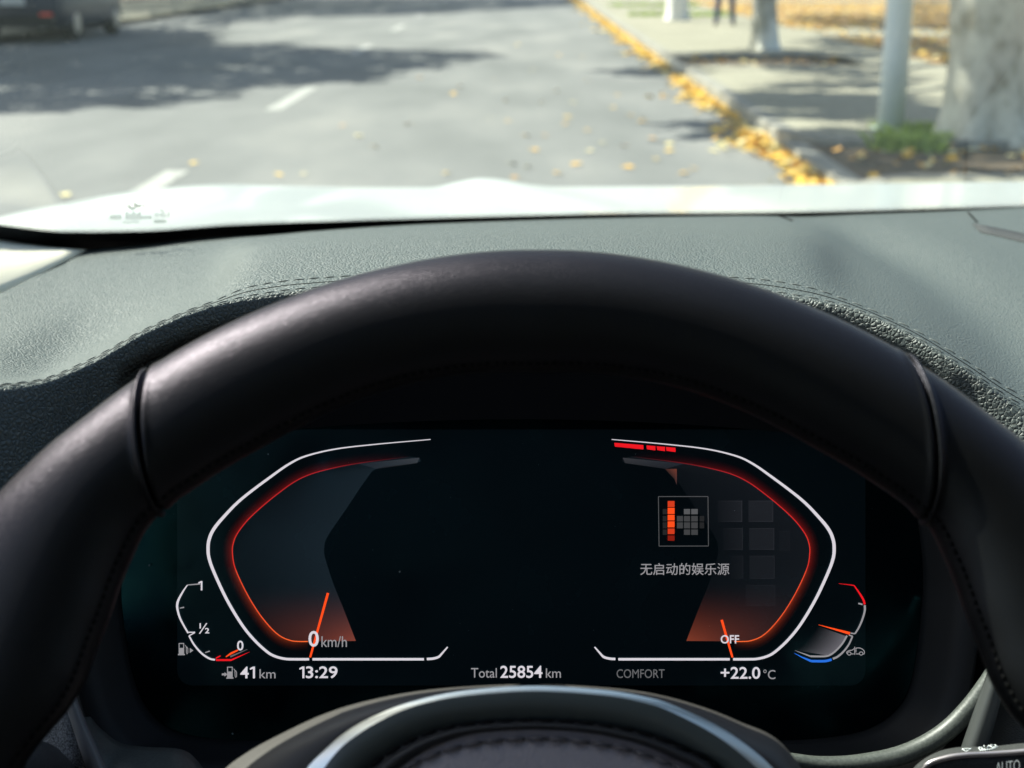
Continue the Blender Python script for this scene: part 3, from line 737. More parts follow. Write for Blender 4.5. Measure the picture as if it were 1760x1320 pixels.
def colour_grid(name, rows, cols):
    """rows of (x,y) px with a colour each -> screen_picture mesh"""
    nr, nc = len(rows), len(rows[0]); v = [s3(x, y, o) for r in rows for x, y, o in r]
    f = [(i * nc + j, i * nc + j + 1, (i + 1) * nc + j + 1, (i + 1) * nc + j) for i in range(nr - 1) for j in range(nc - 1)]
    return v, f, [c for r in cols for c in r]
class CG:
    def __init__(s): s.v = []; s.f = []; s.c = []
    def add(s, rows, cols, off):
        v, f, c = colour_grid('', [[(x, y, Z0 + off) for x, y in r] for r in rows], cols); n = len(s.v)
        s.v += v; s.f += [tuple(i + n for i in q) for q in f]; s.c += c
    def build(s, name):
        o = mesh_obj(name, s.v, s.f, SCR, clu, smooth=False); ca = o.data.color_attributes.new('screen', 'FLOAT_COLOR', 'POINT')
        for i, c in enumerate(s.c): ca.data[i].color = (*c, 1)
        return o
def text(mb, body, x0, x1, y0, y1, off, mi=0, bold=0, shear=0):
    """lettering fitted to a px box: x0..x1, top y0, baseline y1"""
    cu = bpy.data.curves.new('t', 'FONT'); cu.body = body; cu.size = 1; cu.offset = bold; cu.resolution_u = 4

    o = bpy.data.objects.new('t', cu); COL.objects.link(o); dg = bpy.context.evaluated_depsgraph_get(); dg.update()
    me = bpy.data.meshes.new_from_object(o.evaluated_get(dg)); bpy.data.objects.remove(o)
    co = [v.co for v in me.vertices]
    ax, bx = min(c.x for c in co), max(c.x for c in co); ay, by = min(c.y for c in co), max(c.y for c in co)
    mb.add([s3(x0 + (c.x - ax) / (bx - ax) * (x1 - x0), y1 + (c.y - ay) / (by - ay) * (y0 - y1), Z0 + off) for c in co], [tuple(p.vertices) for p in me.polygons], mi)
    bpy.data.meshes.remove(me)
def one(mb, x0, x1, y0, y1, mi=0):
    w_ = (y1 - y0) * .17
    poly(mb, [(x1 - w_, y0), (x1, y0), (x1, y1), (x1 - w_, y1)], .0016, mi)
    poly(mb, [(x1 - w_, y0), (x1 - w_, y0 + w_ * 1.15), (x0, y0 + (y1 - y0) * .27), (x0, y0 + (y1 - y0) * .14)], .0016, mi)
def c5(x, y): return 260 + x / 2.809, 730 + y / 2.809
def c6(x, y): return 980 + x / 2.809, 730 + y / 2.809
def cf(x, y): return 290 + x / 6.6, 980 + y / 6.6
def ct(x, y): return 1340 + x / 8.25, 990 + y / 8.25
MIR = 895.6
def mir(p): return (2 * MIR - p[0], p[1])
# active area: very dim backlight with rounded corners
def rrect(x0, y0, x1, y1, r, n=6):
    o = []
    for cx_, cy_, a0 in ((x1 - r, y0 + r, -90), (x1 - r, y1 - r, 0), (x0 + r, y1 - r, 90), (x0 + r, y0 + r, 180)):
        for k in range(n + 1):
            a = R(a0 + 90 * k / n); o.append((cx_ + r * math.cos(a), cy_ + r * math.sin(a)))
    return o
scrm = mat('display_surface', (.003, .006, .008), .18, spec=.16, emit=(.20, .55, .75), es=.0010)
smudge(scrm, .10, .34)
bsdf(scrm).inputs['Specular Tint'].default_value = (.25, .75, .90, 1); bsdf(scrm).inputs['Specular IOR Level'].default_value = .28
mb = MB(); poly(mb, rrect(306, 738, 1486, 1177, 26), .0003); cpart(mb, 'display_screen', scrm)
wl = [c5(*p) for p in [(1350, 70), (1100, 92), (900, 115), (760, 147), (680, 182), (590, 243), (440, 357), (350, 448), (305, 505), (285, 552), (280, 595), (285, 642), (310, 712), (370, 840), (440, 957), (500, 1032), (560, 1088), (600, 1112), (650, 1125), (700, 1127), (766, 1127)]]
rl = [c5(*p) for p in [(1250, 152), (1000, 185), (850, 215), (760, 242), (690, 277), (620, 327), (540, 392), (470, 458), (420, 523), (400, 573), (397, 620), (410, 690), (460, 800), (520, 900), (580, 975), (630, 1018), (680, 1038), (720, 1042), (760, 1042)]]
wls, rls = spline(wl, 6), spline(rl, 6)
def lerp(a, b, t): return tuple(x * (1 - t) + y * t for x, y in zip(a, b))
def gauge(side):
    T = (lambda p: tuple(p)) if side == 0 else mir
    mb = MB()
    W = [T(p) for p in wls]; line(mb, W, [1.3, 2.5, 4.2, 5.6, 5.6, 5.0, 4.6, 4.2, 4.2], .0012, 0)
    line(mb, [T(c5(782, 1127)), T(c5(1318, 1127))], 4.2, .0012, 0)
    line(mb, [T(q) for q in spline([c5(1332, 1126), c5(1360, 1124), c5(1388, 1116), c5(1405, 1099), c5(1432, 1068)], 4)], [4.2, 4.0, 2.2], .0012, 0)
    G = [T(p) for p in rls]; n = len(G)
    if side == 0: nd = [c5(857, 808), c5(771, 1118)]
    else: nd = [c6(727, 937), c6(779, 1118)]
    line(mb, nd, [4.2, 3.4], .0014, 1)
    nm = 'speed_gauge' if side == 0 else 'power_gauge'
    o = cpart(mb, nm, [WHT, ORG])
    cg = CG()
    # red-to-orange inner line and its soft outward light, part of the display picture
    cen = np.array((500. if side == 0 else 1291., 930.))
    rows, cols, r2, k2 = [], [], [], []
    for i, p in enumerate(G):
        t = i / (n - 1); p = np.array(p); a = np.array(G[max(i - 1, 0)]); c = np.array(G[min(i + 1, n - 1)]); tg = (c - a) / np.hypot(*(c - a)); nn = np.array((-tg[1], tg[0]))
        if nn.dot(p - cen) < 0: nn = -nn
        ln = lerp((.16, .004, .008), (.46, .014, .012), min(1, t / .45)) if t < .45 else lerp((.46, .014, .012), (.75, .11, .02), (t - .45) / .55) if t > .62 else (.46, .02, .012)
        ln = tuple(x * .58 for x in ln)
        fade = min(1, t / .12); glow = tuple(x * .20 * fade * (1 - .85 * max(0, (t - .78) / .22)) for x in ln)
        rows.append([tuple(p - nn * .8), tuple(p + nn * .8)]); cols.append([tuple(x * fade for x in ln)] * 2)
        pr, pc = [], []
        for k, (d, g_) in enumerate(((.8, 1), (3, .62), (7, .26), (12, .07), (17, 0))): pr.append(tuple(p + nn * d)); pc.append(tuple(x * g_ for x in glow))
        r2.append(pr); k2.append(pc)
    cg.add(rows, cols, .0010); cg.add(r2, k2, .0008)
    # gauge face: between the inner line and the slanted dark centre
    inner = [c5(*p) for p in [(1297, 160), (1285, 182), (1100, 208), (1040, 262), (950, 395), (855, 535), (838, 590), (842, 640), (880, 760), (930, 885), (990, 1040)]]
    inn = spline(inner, 5); m_ = len(inn); rows, cols = [], []
    # pair the two boundaries by height
    for k in range(61):
        u = k / 60; p = np.array(rls[int(u * (len(rls) - 1))]); q = np.array(inn[int(u * (m_ - 1))]); rr_, cc_ = [], []
        if side == 1 and q[1] < 890 : pass
        for s in np.linspace(0, 1, 14):
            x, y = p * (1 - s) + q * s; rr_.append(T((x, y)))
            base = np.array((.0026, .0042, .0058)) * (.4 + .75 * s) if side == 0 else np.array((.0026, .0028, .0036)) * (.9 - .5 * s)
            og = max(0, (y - 995) / 105) ** 2.6 * np.array((.066, .0115, .0045)) * (.25 + .95 * s)
            cc_.append(tuple(base + og))
        rows.append(rr_); cols.append(cc_)
    cg.add(rows, cols, .0006)
    pic = cg.build('gauge_face' if side == 0 else 'gauge_face'); 
    return o, pic
gauge(0); gauge(1)
# lighter tiles behind the entertainment message
cg = CG()
for (x0, y0, x1, y1, br, fl) in ((710, 365, 826, 466, 1, 1), (857, 365, 975, 466, .9, 0), (735, 497, 829, 600, .7, 1), (860, 497, 980, 600, .8, 0), (770, 630, 831, 738, .35, 1), (862, 630, 982, 740, .55, 0), (1005, 510, 1055, 605, .2, 0), (845, 770, 985, 870, .3, 0)):
    (a, b5), (c, d) = c6(x0, y0), c6(x1, y1); g0 = (.0031 * br,) * 2 + (.0037 * br,); l0 = tuple(x * (.25 if fl else 1) for x in g0)
    cg.add([[(a, b5), (c, b5)], [(a, d), (c, d)]], [[l0, g0], [l0, g0]], .0009)
    e0 = tuple(x * 2.0 for x in g0)
    cg.add([[(c - .9, b5), (c, b5)], [(c - .9, d), (c, d)]], [[e0, e0], [e0, e0]], .0011); cg.add([[(a, d - .9), (c, d - .9)], [(a, d), (c, d)]], [[l0, e0], [l0, e0]], .0011); cg.add([[(a, b5), (c, b5)], [(a, b5 + .9), (c, b5 + .9)]], [[l0, e0], [l0, e0]], .0011)
cg.build('background_tile')
# grey wedge ends at the top of both scales
for T in (lambda p: p, mir):
    cg = CG(); q = [T(c5(*p)) for p in ((1000, 187), (1297, 158), (1285, 184), (1090, 212))]
    cg.add([[q[0], q[1]], [q[3], q[2]]], [[(.003, .004, .006), (.013, .0125, .014)], [(.004, .004, .005), (.009, .009, .010)]], .0007); cg.build('scale_end')
cg = CG(); q = [c6(*p) for p in ((455, 212), (512, 212), (512, 290), (500, 260))]
cg.add([[q[0], q[1]], [q[3], q[2]]], [[(.012, .005, .004), (.06, .014, .008)], [(.012, .006, .005), (.02, .01, .01)]], .0009)
cg.build('scale_notch')
# red blocks
mb = MB()
for a, b5 in ((1055, 1105), (1110, 1125.5), (1127.5, 1142), (1143.5, 1160)):
    f = lambda x: 760.5 + (x - 1055) * .082
    poly(mb, [(a, f(a)), (b5, f(b5)), (b5, f(b5) + 7.4), (a + 1, f(a) + 6.6)], .0013)
cpart(mb, 'charge_segments', RED)
# entertainment icon
mb = MB()
def e4(x, y): return 1060 + x / 7.333, 830 + y / 7.333
bx = [e4(518, 166), e4(1140, 166), e4(1146, 787), e4(526, 788)]
for i in range(4): line(mb, [bx[i], bx[(i + 1) % 4]], 1.2, .0013, 2)
for k, (y0, y1) in enumerate(((222, 298), (308, 383), (395, 465), (478, 552), (567, 637), (655, 720))):
    (a, b5), (c, d) = e4(634, y0), e4(720, y1); poly(mb, [(a, b5), (c, b5), (c, d), (a, d)], .0013, (3, 0, 0, 0, 3, 4)[k])
for (c0, c1, rr_, mi_) in ((838, 915, (0, 1, 2, 3), 5), (930, 1012, (0, 1, 2, 3), 5), (750, 825, (1, 2), 6), (1035, 1092, (1, 2), 7), (572, 624, (0, 1, 2, 3), 7)):
    for k in rr_:
        y0, y1 = ((322, 388), (410, 478), (490, 565), (580, 647))[k]; (a, b5), (c, d) = e4(c0, y0), e4(c1, y1); poly(mb, [(a, b5), (c, b5), (c, d), (a, d)], .0013, mi_ if k == 0 or mi_ > 5 else 6)
cpart(mb, 'entertainment_icon', [ORG, GRY, emis('frame_grey', (.7, .7, .74), .05), emis('orange_mid', (1, .07, .02), .26), emis('orange_low', (.8, .04, .02), .12), emis('tile_grey', (.68, .70, .74), .055), emis('tile_grey_dim', (.68, .70, .74), .03), emis('tile_grey_faint', (.68, .70, .74), .011)])
mb = MB(); text(mb, '无启动的娱乐源', 1099.5, 1252, 966.5, 987, .0014, 0, .004); cpart(mb, 'message_text', GRY)
# readouts
mb = MB()
for k in range(46):
    x, y = (random.uniform(225, 1560), random.uniform(760, 1262)) if k > 3 else ((260, 970), (688, 981), (463, 780), (402, 1258))[k]
    r_ = random.uniform(.25, .6) if k > 3 else 1.6
    poly(mb, [(x + r_ * math.cos(a) * random.uniform(.7, 1.2), y + r_ * math.sin(a) * random.uniform(.7, 1.2)) for a in [6.283 * q / 7 for q in range(7)]], .0019)
cpart(mb, 'dust', mat('dust_grey', (.22, .24, .24), .9))['kind'] = 'stuff'
def readout(name, items, mats):
    mb = MB()
    for it in items: text(mb, *it[:5], .0016, it[6], it[7])
    return mb, name, mats
mb, n_, m_ = readout('', [('0', 531.8, 549.5, 1082.4, 1109.5, 0, 0, .012), ('km/h', 554, 597.5, 1091.5, 1110, 0, 1, 0)], 0); cpart(mb, 'speed_readout', [WHT, GRY])
mb, *_ = readout('', [('3:29', 527.3, 581.5, 1143, 1163.5, 0, 0, .012)], 0); one(mb, 516.3, 524.8, 1143.3, 1163.3); cpart(mb, 'clock_readout', [WHT])
mb, *_ = readout('', [('Total', 810, 854, 1146, 1162.5, 0, 1, 0), ('25854', 860, 932, 1142, 1163, 0, 0, .012), ('km', 938, 963.6, 1146.5, 1162.5, 0, 1, 0)], 0); cpart(mb, 'odometer_readout', [WHT, GRY])
mb, *_ = readout('', [('COMFORT', 1059, 1141, 1148, 1163, 0, 0, 0)], 0); cpart(mb, 'drive_mode_readout', [GRD])
mb, *_ = readout('', [('+22.0', 1237, 1304.7, 1144, 1164.5, 0, 0, .012), ('°C', 1310, 1330.6, 1148.5, 1165, 0, 1, 0)], 0); cpart(mb, 'temperature_readout', [WHT, GRY])
mb, *_ = readout('', [('OFF', 1237, 1268.5, 1089.5, 1104, 0, 0, .016)], 0); cpart(mb, 'power_readout', [WHT])
def pump(mb, T, mi=0):
    """fuel pump drawing, unit box 0..1 x 0..1 (y down)"""
    poly(mb, [T(.08, .38), T(.62, .38), T(.62, .92), T(.08, .92)], .0016, mi); poly(mb, [T(0, .90), T(.70, .90), T(.70, 1), T(0, 1)], .0016, mi)
    for a, b5 in (((.08, .0), (.62, .0)), ((.12, .0), (.12, .4)), ((.58, .0), (.58, .4))): line(mb, [T(*a), T(*b5)], 1.5, .0016, mi)
    line(mb, [T(.72, .14), T(.84, .28), T(.86, .8), T(.92, .9), T(1, .8), T(1, .45), T(.88, .28)], 1.2, .0016, mi)
mb = MB(); pump(mb, lambda x, y: cf(122 + 112 * x, 818 + 132 * y)); poly(mb, [cf(256, 868), cf(296, 897), cf(256, 924)], .0016); cpart(mb, 'fuel_icon', [GRY])
mb = MB(); pump(mb, lambda x, y: cf(668 + 116 * x, 1085 + 130 * y), 1); poly(mb, [cf(618, 1155), cf(648, 1155), cf(648, 1142), cf(682, 1166), cf(648, 1190), cf(648, 1177), cf(618, 1177)], .0017, 1)
text(mb, '4', 415.2, 429.5, 1143.5, 1163.5, .0016, 0, .012); one(mb, 431.6, 440.2, 1143.5, 1163.5); text(mb, 'km', 448, 475.4, 1148, 1163.5, .0016, 1); cpart(mb, 'range_readout', [WHT, GRY])
# fuel gauge
mb = MB(); SC = lambda pts, f, n=5: spline([f(*p) for p in pts], n)
line(mb, [cf(372, 146), cf(228, 158)], [2.2, 1.6], .0014, 1); line(mb, SC([(228, 158), (185, 220), (135, 308), (114, 370), (116, 435), (143, 530), (190, 622), (237, 702)], cf), [1.6, 3, 4, 3.6, 3, 2.8], .0014, 0)
line(mb, [cf(232, 692), cf(314, 692)], 1.8, .0015, 0); line(mb, [cf(314, 694), cf(246, 732)], 1.8, .0015, 0)
line(mb, SC([(246, 732), (300, 828), (370, 912), (430, 962), (490, 994), (540, 1003)], cf), [2.6, 3.2, 3], .0014, 0)
line(mb, [cf(140, 420), cf(190, 410)], [1.5, 2.2], .0014, 1); line(mb, [cf(428, 922), cf(480, 905)], [1.5, 2.2], .0014, 1)
line(mb, [cf(550, 1006), cf(722, 1006)], 3.2, .0014, 2); line(mb, [cf(722, 1006), cf(830, 958), cf(930, 915)], [3, 1.6, .4], .0014, 2); line(mb, [cf(550, 985), cf(602, 958)], 2.2, .0015, 2)
line(mb, [cf(662, 970), cf(722, 930), cf(800, 893)], [1.6, 3.4, 2.6], .0015, 3); line(mb, [cf(712, 968), cf(905, 885)], [3, .6], .0014, 4)
one(mb, cf(352, 0)[0], cf(398, 0)[0], cf(0, 113)[1], cf(0, 218)[1]); text(mb, '½', cf(358, 0)[0], cf(476, 0)[0], cf(0, 588)[1], cf(0, 708)[1], .0016, 0, .006); text(mb, '0', cf(790, 0)[0], cf(862, 0)[0], cf(0, 785)[1], cf(0, 897)[1], .0017, 0, .012)
cpart(mb, 'fuel_gauge', [WHT, GRY, RED, ORG, GRD])
# coolant gauge
mb = MB()
line(mb, SC([(815, 95), (930, 108), (1035, 122)], ct), [.5, 1.8], .0014, 2); line(mb, SC([(1035, 122), (1110, 230), (1165, 322), (1185, 388)], ct), [1.8, 3.4, 3.6], .0014, 2)
line(mb, [ct(1095, 375), ct(1155, 390)], 2.6, .0014, 0); line(mb, SC([(1185, 400), (1185, 480), (1152, 600), (1102, 715), (1048, 803)], ct), [3.6, 3.2, 2.6], .0014, 0); line(mb, [ct(1048, 803), ct(985, 795)], 2.2, .0014, 0)
line(mb, [ct(530, 675), ct(975, 798)], [.6, 3.2, 4.8], .0016, 3); line(mb, [ct(962, 822), ct(1015, 840)], 2.2, .0014, 0)
line(mb, SC([(1012, 840), (960, 955), (880, 1060), (800, 1128), (735, 1158)], ct), [2.6, 3.6], .0014, 0); line(mb, SC([(718, 1168), (620, 1190), (430, 1190)], ct), 4.2, .0014, 4); line(mb, [ct(430, 1190), ct(300, 1135), ct(185, 1075)], [4, 2, .4], .0014, 4)
line(mb, SC([(935, 830), (870, 940), (780, 1040), (700, 1100), (640, 1120), (560, 1124), (420, 1122)], ct), 3, .0014, 1); line(mb, [ct(420, 1122), ct(200, 1040)], [2.6, .4], .0014, 1)
def cpt(x, y): return ct(930 + x * 250, 985 + y * 120)
for q in ([(.02, .85), (.0, .62), (.15, .45), (.3, .4), (.42, .22)], [(.52, .15), (.78, .18), (.98, .5), (.98, .85), (.92, .85)], [(.26, .85), (.40, .85)], [(.52, .85), (.70, .85)], [(.45, .0), (.45, .95)]): line(mb, SC(q, cpt, 4), 1.4, .0016, 1)
for cx_ in (.14, .81): line(mb, [cpt(cx_ + .10 * math.cos(a), .80 + .19 * math.sin(a)) for a in np.linspace(0, 6.283, 14)], 1.4, .0016, 1)
for yy in (.25, .42, .6): line(mb, [cpt(.47, yy), cpt(.56, yy)], 1.2, .0016, 1)
cpart(mb, 'coolant_gauge', [GRY, GRY, RED, ORG, BLU])
cg = CG(); rows, cols = [], []
arc = SC([(925, 840), (860, 940), (772, 1035), (695, 1092), (635, 1110)], ct, 6); top_ = SC([(530, 700), (420, 850), (330, 950), (250, 1010), (200, 1035)], ct, 6)
for p, q in zip(arc, top_):
    rows.append([tuple(p * (1 - s) + q * s) for s in np.linspace(0, 1, 6)]); cols.append([tuple(np.array((.05, .046, .052)) * (1 - s) ** 1.5) for s in np.linspace(0, 1, 6)])
cg.add(rows, cols, .0010); cg.build('coolant_fill')

# ---- bowl round the instruments
bow = []
for sc_, off, mi in ((1.0, -.002, 0), (1.012, .004, 0), (1.05, .014, 0), (1.09, .026, 0)):
    row = []
    for x, y in olp:
        f = min(1, max(0, (y - 800) / 185)); f = f * f * (3 - 2 * f)
        row.append(CM @ Vector(s3(896 + (x - 896) * (1.002 + (sc_ - 1) * f), 985 + (y - 985) * (1.002 + (sc_ - 1 + .03 * (off > .003)) * f), -.002 + (off + .002) * f)))
    bow.append(row)
mb = MB(); mb.grid([r[::-1] for r in bow], closed=True)
sur = mb.build('cluster_surround', mat('surround_black', (.010, .011, .012), .55, spec=.3), car); solidify(sur, .002, 1)
# hood lining above the unit
mb = MB(); mb.grid([[CM @ Vector(s3(x, 830 - 110 * math.cos((x - 896) / 900 * 1.3), .006)) if v == 0 else lip[int(np.interp(x, px, np.arange(len(px))))] + Vector((0, .012, -.006)) for x in np.linspace(120, 1700, 60)] for v in (0, 1)])
mb.build('hood_lining', M['black'], car)
# lower trims: rounded grey edge that sweeps under the unit
def bead(name, pts, d, r, m_, seg=12, n=6):
    P = spline([(x, y, dd) for (x, y), dd in zip(pts, d)], n); mb = MB(); mb.tube([pt(*q) for q in P], r if not hasattr(r, '__len__') else list(np.interp(np.linspace(0, 1, len(P)), np.linspace(0, 1, len(r)), r)), seg); return mb.build(name, m_, car)
bead('trim_edge', [(1730, 1105), (1712, 1150), (1672, 1210), (1620, 1262), (1555, 1296), (1480, 1312), (1410, 1314), (1350, 1306), (1270, 1300)], [.545] * 9, [.0026, .0036, .0038, .0036, .003, .0026], M['shelf'])
def panel(name, pts, m_, th=.003, smooth=False):
    """closed panel through (px,py,depth) points, given thickness"""
    v = [pt(*p) for p in pts]; mb = MB(); mb.add(v, [tuple(range(len(v)))]); o = mb.build(name, m_, car, smooth); solidify(o, th, 0); return o
def strip(name, a, b5, m_, n=6, th=.003, bulge=0.0):
    A_ = spline(a, n); B_ = spline(b5, n); rows = []
    for k in np.linspace(0, 1, 7): rows.append([pt(*(p * (1 - k) + q * k - np.array((0, 0, bulge * math.sin(math.pi * k))))) for p, q in zip(A_, B_)])
    mb = MB(); mb.grid(rows); o = mb.build(name, m_, car); solidify(o, th, 0); return o
# right: dark recess, angled rib, grained knee panel
strip('trim_recess', [(1715, 1160, .548), (1650, 1240, .55), (1590, 1290, .552), (1500, 1325, .555)], [(1722, 1175, .546), (1690, 1235, .546), (1665, 1290, .546), (1650, 1340, .546)], M['black'])
strip('trim_rib', [(1706, 1150, .540), (1690, 1195, .540), (1672, 1245, .540), (1640, 1340, .540)], [(1724, 1160, .538), (1712, 1210, .538), (1698, 1260, .538), (1668, 1340, .538)], M['grey_plastic'], bulge=.004)
strip('knee_panel', [(1722, 1150, .550), (1710, 1215, .550), (1690, 1280, .549), (1670, 1350, .548)], [(2700, 1120, .56), (2700, 1215, .56), (2700, 1290, .555), (2700, 1420, .55)], M['plastic'])
# left: pale edge, greenish shelf, panel with lit grain painted as specks
strip('trim_edge', [(108, 1180, .53), (122, 1220, .53), (140, 1275, .53), (158, 1330, .53)], [(120, 1180, .53), (132, 1220, .53), (153, 1268, .53), (182, 1330, .53)], mat('satin_grey', (.16, .16, .16), .4), bulge=.003)
strip('lower_shelf', [(150, 1236, .552), (170, 1258, .552), (206, 1283, .55), (250, 1290, .548), (309, 1294, .545), (335, 1312, .54), (360, 1350, .53)], [(130, 1236, .54), (150, 1290, .535), (175, 1340, .53), (210, 1345, .525), (250, 1350, .52), (280, 1352, .515), (300, 1360, .51)], M['shelf'], bulge=.004)
strip('knee_panel', [(20, 1150, .55), (20, 1220, .55), (20, 1280, .55), (20, 1340, .55)], [(118, 1150, .545), (124, 1225, .545), (138, 1280, .545), (156, 1340, .545)], M['speck'])
# everything below is closed off by the lower dash
panel('lower_dash', [(-800, 830, .66), (5000, 830, .66), (5000, 2900, .62), (-800, 2900, .62)], M['black'])

# ---- steering wheel
TW = R(12)
wv = UU * math.cos(TW) + FF * math.sin(TW); wn = (-FF) * math.cos(TW) + UU * math.sin(TW)
W0 = pt(925, 536, .425)
AO = [0, 12, 24.5, 39.4, 48.7, 52.6, 56, 59.2, 70, 85, 110, 180]; RO = [967, 970, 981, 1010, 1033, 1049, 1062, 1076, 1104, 1120, 1115, 1090]
AI = [0, 17.6, 34.4, 45, 51, 54, 57.5, 61, 66, 72, 77, 80, 85, 90, 110, 180]; RI = [760, 774, 787, 812, 830, 834, 828, 821, 812, 811, 826, 850, 893, 915, 915, 880]
def rim_c(a):
    s = math.sin(R(a)); c = math.cos(R(a)); aa = abs(a)
    ro, ri = float(interp(aa, AO, RO)), float(interp(aa, AI, RI))
    return onplane(925 + ro * s, 1400 - ro * c, W0, wn), onplane(925 + ri * s, 1400 - ri * c, W0, wn)
SM = 46.3
def SA(sg): return 7.2 if sg > 0 else 5.1
def SO(sg): return .9 if sg > 0 else .3
us = sorted(set(np.round(np.concatenate([np.arange(-180, 180, 1.5), np.arange(-SM - 3, -SM + 3, .12), np.arange(SM - 3, SM + 3, .12)]), 3)))
SEG = 72; rows = []
for u in us:
    row = []; au = abs(u); sg = 1 if u >= 0 else -1
    wgt = math.exp(-((au - SM) / 13) ** 2)
    dgv = au - SM
    gro = -.0020 * math.exp(-(dgv / .22) ** 2) + .0004 * math.exp(-((dgv - .7) / .5) ** 2) + .0003 * math.exp(-((dgv + .7) / .5) ** 2) - (.0006 if dgv > 0 else 0) * math.exp(-abs(dgv) / 4)
    for k in range(SEG):
        th = 2 * math.pi * k / SEG
        a = u - sg * wgt * (SA(sg) * math.cos(th) + SO(sg))
        Po, Pi = rim_c(a); c = (Po + Pi) / 2; e = (Po - Pi); hw = e.length / 2; e.normalize()
        ax = min(.0165, hw)
        # slightly squared oval section, fuller towards the driver
        row.append(c + e * ((hw + gro) * math.cos(th)) + wn * ((ax + gro) * math.sin(th)))
    rows.append(row)
rows.append(rows[0])
mb = MB(); mb.grid(rows, closed=True); whl = mb.build('steering_wheel', M['rim'], car)
# stitched inner seam of the rim
mb = MB()
for a in np.arange(-95, 95, 1.05):
    q = []
    for da in (0, .35, .7):
        Po, Pi = rim_c(a + da); c = (Po + Pi) / 2; e = (Po - Pi); hw = e.length / 2; e.normalize(); th = R(158)
        q.append(c + e * ((hw + .0003) * math.cos(th)) + wn * ((min(.0165, hw) + .0003) * math.sin(th)))
    mb.tube(q, .0005, 5)
mb.build('rim_stitching', M['gap'], whl)
# piping lips at the two joints
def joint(sg, name):
    pts = []
    for th in np.linspace(-80, 200, 40):
        t = R(th); a = sg * (SM + .5) - sg * (SA(sg) * math.cos(t) + SO(sg))
        Po, Pi = rim_c(a); c = (Po + Pi) / 2; e = (Po - Pi); hw = e.length / 2; e.normalize()
        pts.append(c + e * ((hw + .0002) * math.cos(t)) + wn * ((min(.0165, hw) + .0002) * math.sin(t)))
    mb = MB(); mb.tube(pts, .0007, 8); return mb.build(name, M['rim'], whl)
joint(-1, 'joint_piping'); joint(1, 'joint_piping')
# hub: curves across the lower edge of the picture, carried on down to a closed cover
def hub_strip(name, a, b5, m_, off_a=0, off_b=0, bulge=0, n=8, k_=9, parent=whl):
    A_ = spline(a, n); B_ = spline(b5, n); rows = []
    for k in np.linspace(0, 1, k_):
        row = []
        for p, q in zip(A_, B_):
            x, y = p * (1 - k) + q * k; base = onplane(x, y, HP, wn)
            row.append(base + wn * (off_a * (1 - k) + off_b * k + bulge * math.sin(math.pi * k)))
        rows.append(row)
    mb = MB(); mb.grid(rows); return mb.build(name, m_, parent)
HP = W0 + wn * (-.012)
sil_o = [(470, 1420), (520, 1330), (560, 1287), (600, 1254), (655, 1225), (719, 1203), (800, 1187), (918, 1179), (1037, 1186), (1110, 1198), (1157, 1212), (1236, 1249), (1300, 1293), (1345, 1340), (1390, 1420)]
sil_i = [(500, 1425), (545, 1340), (575, 1297), (607, 1268), (659, 1236), (722, 1211), (800, 1196), (918, 1188), (1037, 1195), (1105, 1207), (1150, 1222), (1224, 1260), (1285, 1306), (1325, 1350), (1368, 1425)]
roll_t = [(560, 1430), (600, 1360), (632, 1320), (672, 1290), (719, 1265), (775, 1248), (839, 1240), (905, 1237), (958, 1238), (1020, 1243), (1077, 1252), (1130, 1267), (1177, 1286), (1236, 1322), (1290, 1430)]
roll_b = [(590, 1440), (640, 1372), (670, 1336), (706, 1306), (745, 1284), (795, 1266), (845, 1258), (905, 1255), (958, 1256), (1015, 1261), (1067, 1271), (1115, 1285), (1155, 1303), (1206, 1335), (1260, 1440)]
hub_strip('hub_trim', sil_o, sil_i, M['silver'], -.0014, .0003, .0001)
back_o = [(250, 1460), (345, 1345), (400, 1300), (470, 1262), (540, 1230), (610, 1208), (700, 1190), (800, 1180), (918, 1176), (1037, 1181), (1130, 1192), (1215, 1214), (1290, 1243), (1370, 1285), (1450, 1400)]
hub_strip('hub_back', back_o, [(x, y + 10) for x, y in sil_o], mat('hub_matte', (.055, .05, .046), .55), -.022, -.004, .006)
hub_strip('hub_face', sil_i, roll_t, M['face_plastic'], .0005, -.003, .002)
hub_strip('hub_piping', roll_t, roll_b, M['thread_dark'], -.003, -.001, .0045)
mid = [(x, y) for x, y in roll_b]
low = [(900 + (x - 900) * .55, 2050 + (y - 1255) * .5) for x, y in roll_b]
hub_strip('airbag_cover', roll_b, low, M['airbag'], -.001, .006, .016, k_=40)
# stitching on the airbag cover and along the roll
def hub_stitch(name, pts, off, m_, l=26, gap=5, r=.00075):
    P = spline(pts, 30); mb = MB(); acc = 0; cur = []; on = True; last = P[0]
    for p in P:
        acc += np.hypot(*(p - last)); last = p
        if on: cur.append(p)
        if acc > (l if on else gap):
            if on and len(cur) > 2:
                idx = [0, len(cur) // 3, 2 * len(cur) // 3, len(cur) - 1]
                mb.tube([onplane(*cur[i], HP, wn) + wn * (off + (.0009 if j in (1, 2) else -.0003)) for j, i in enumerate(idx)], [r * .6, r, r, r * .6], 6)
            on = not on; acc = 0; cur = [p]
    return mb.build(name, m_, whl)
st_l = [(600, 1440), (650, 1368), (687, 1327), (730, 1303), (779, 1285), (845, 1273), (918, 1269), (980, 1272), (1037, 1279), (1100, 1294), (1157, 1316), (1200, 1350), (1250, 1440)]
hub_stitch('cover_stitching', st_l, .0008, mat('thread_taupe', (.07, .062, .066), .6), 31, 4, .0007)
hub_stitch('piping_stitching', [(x, y + 3) for x, y in roll_t], -.0012, M['gap'], 26, 6, .0008)
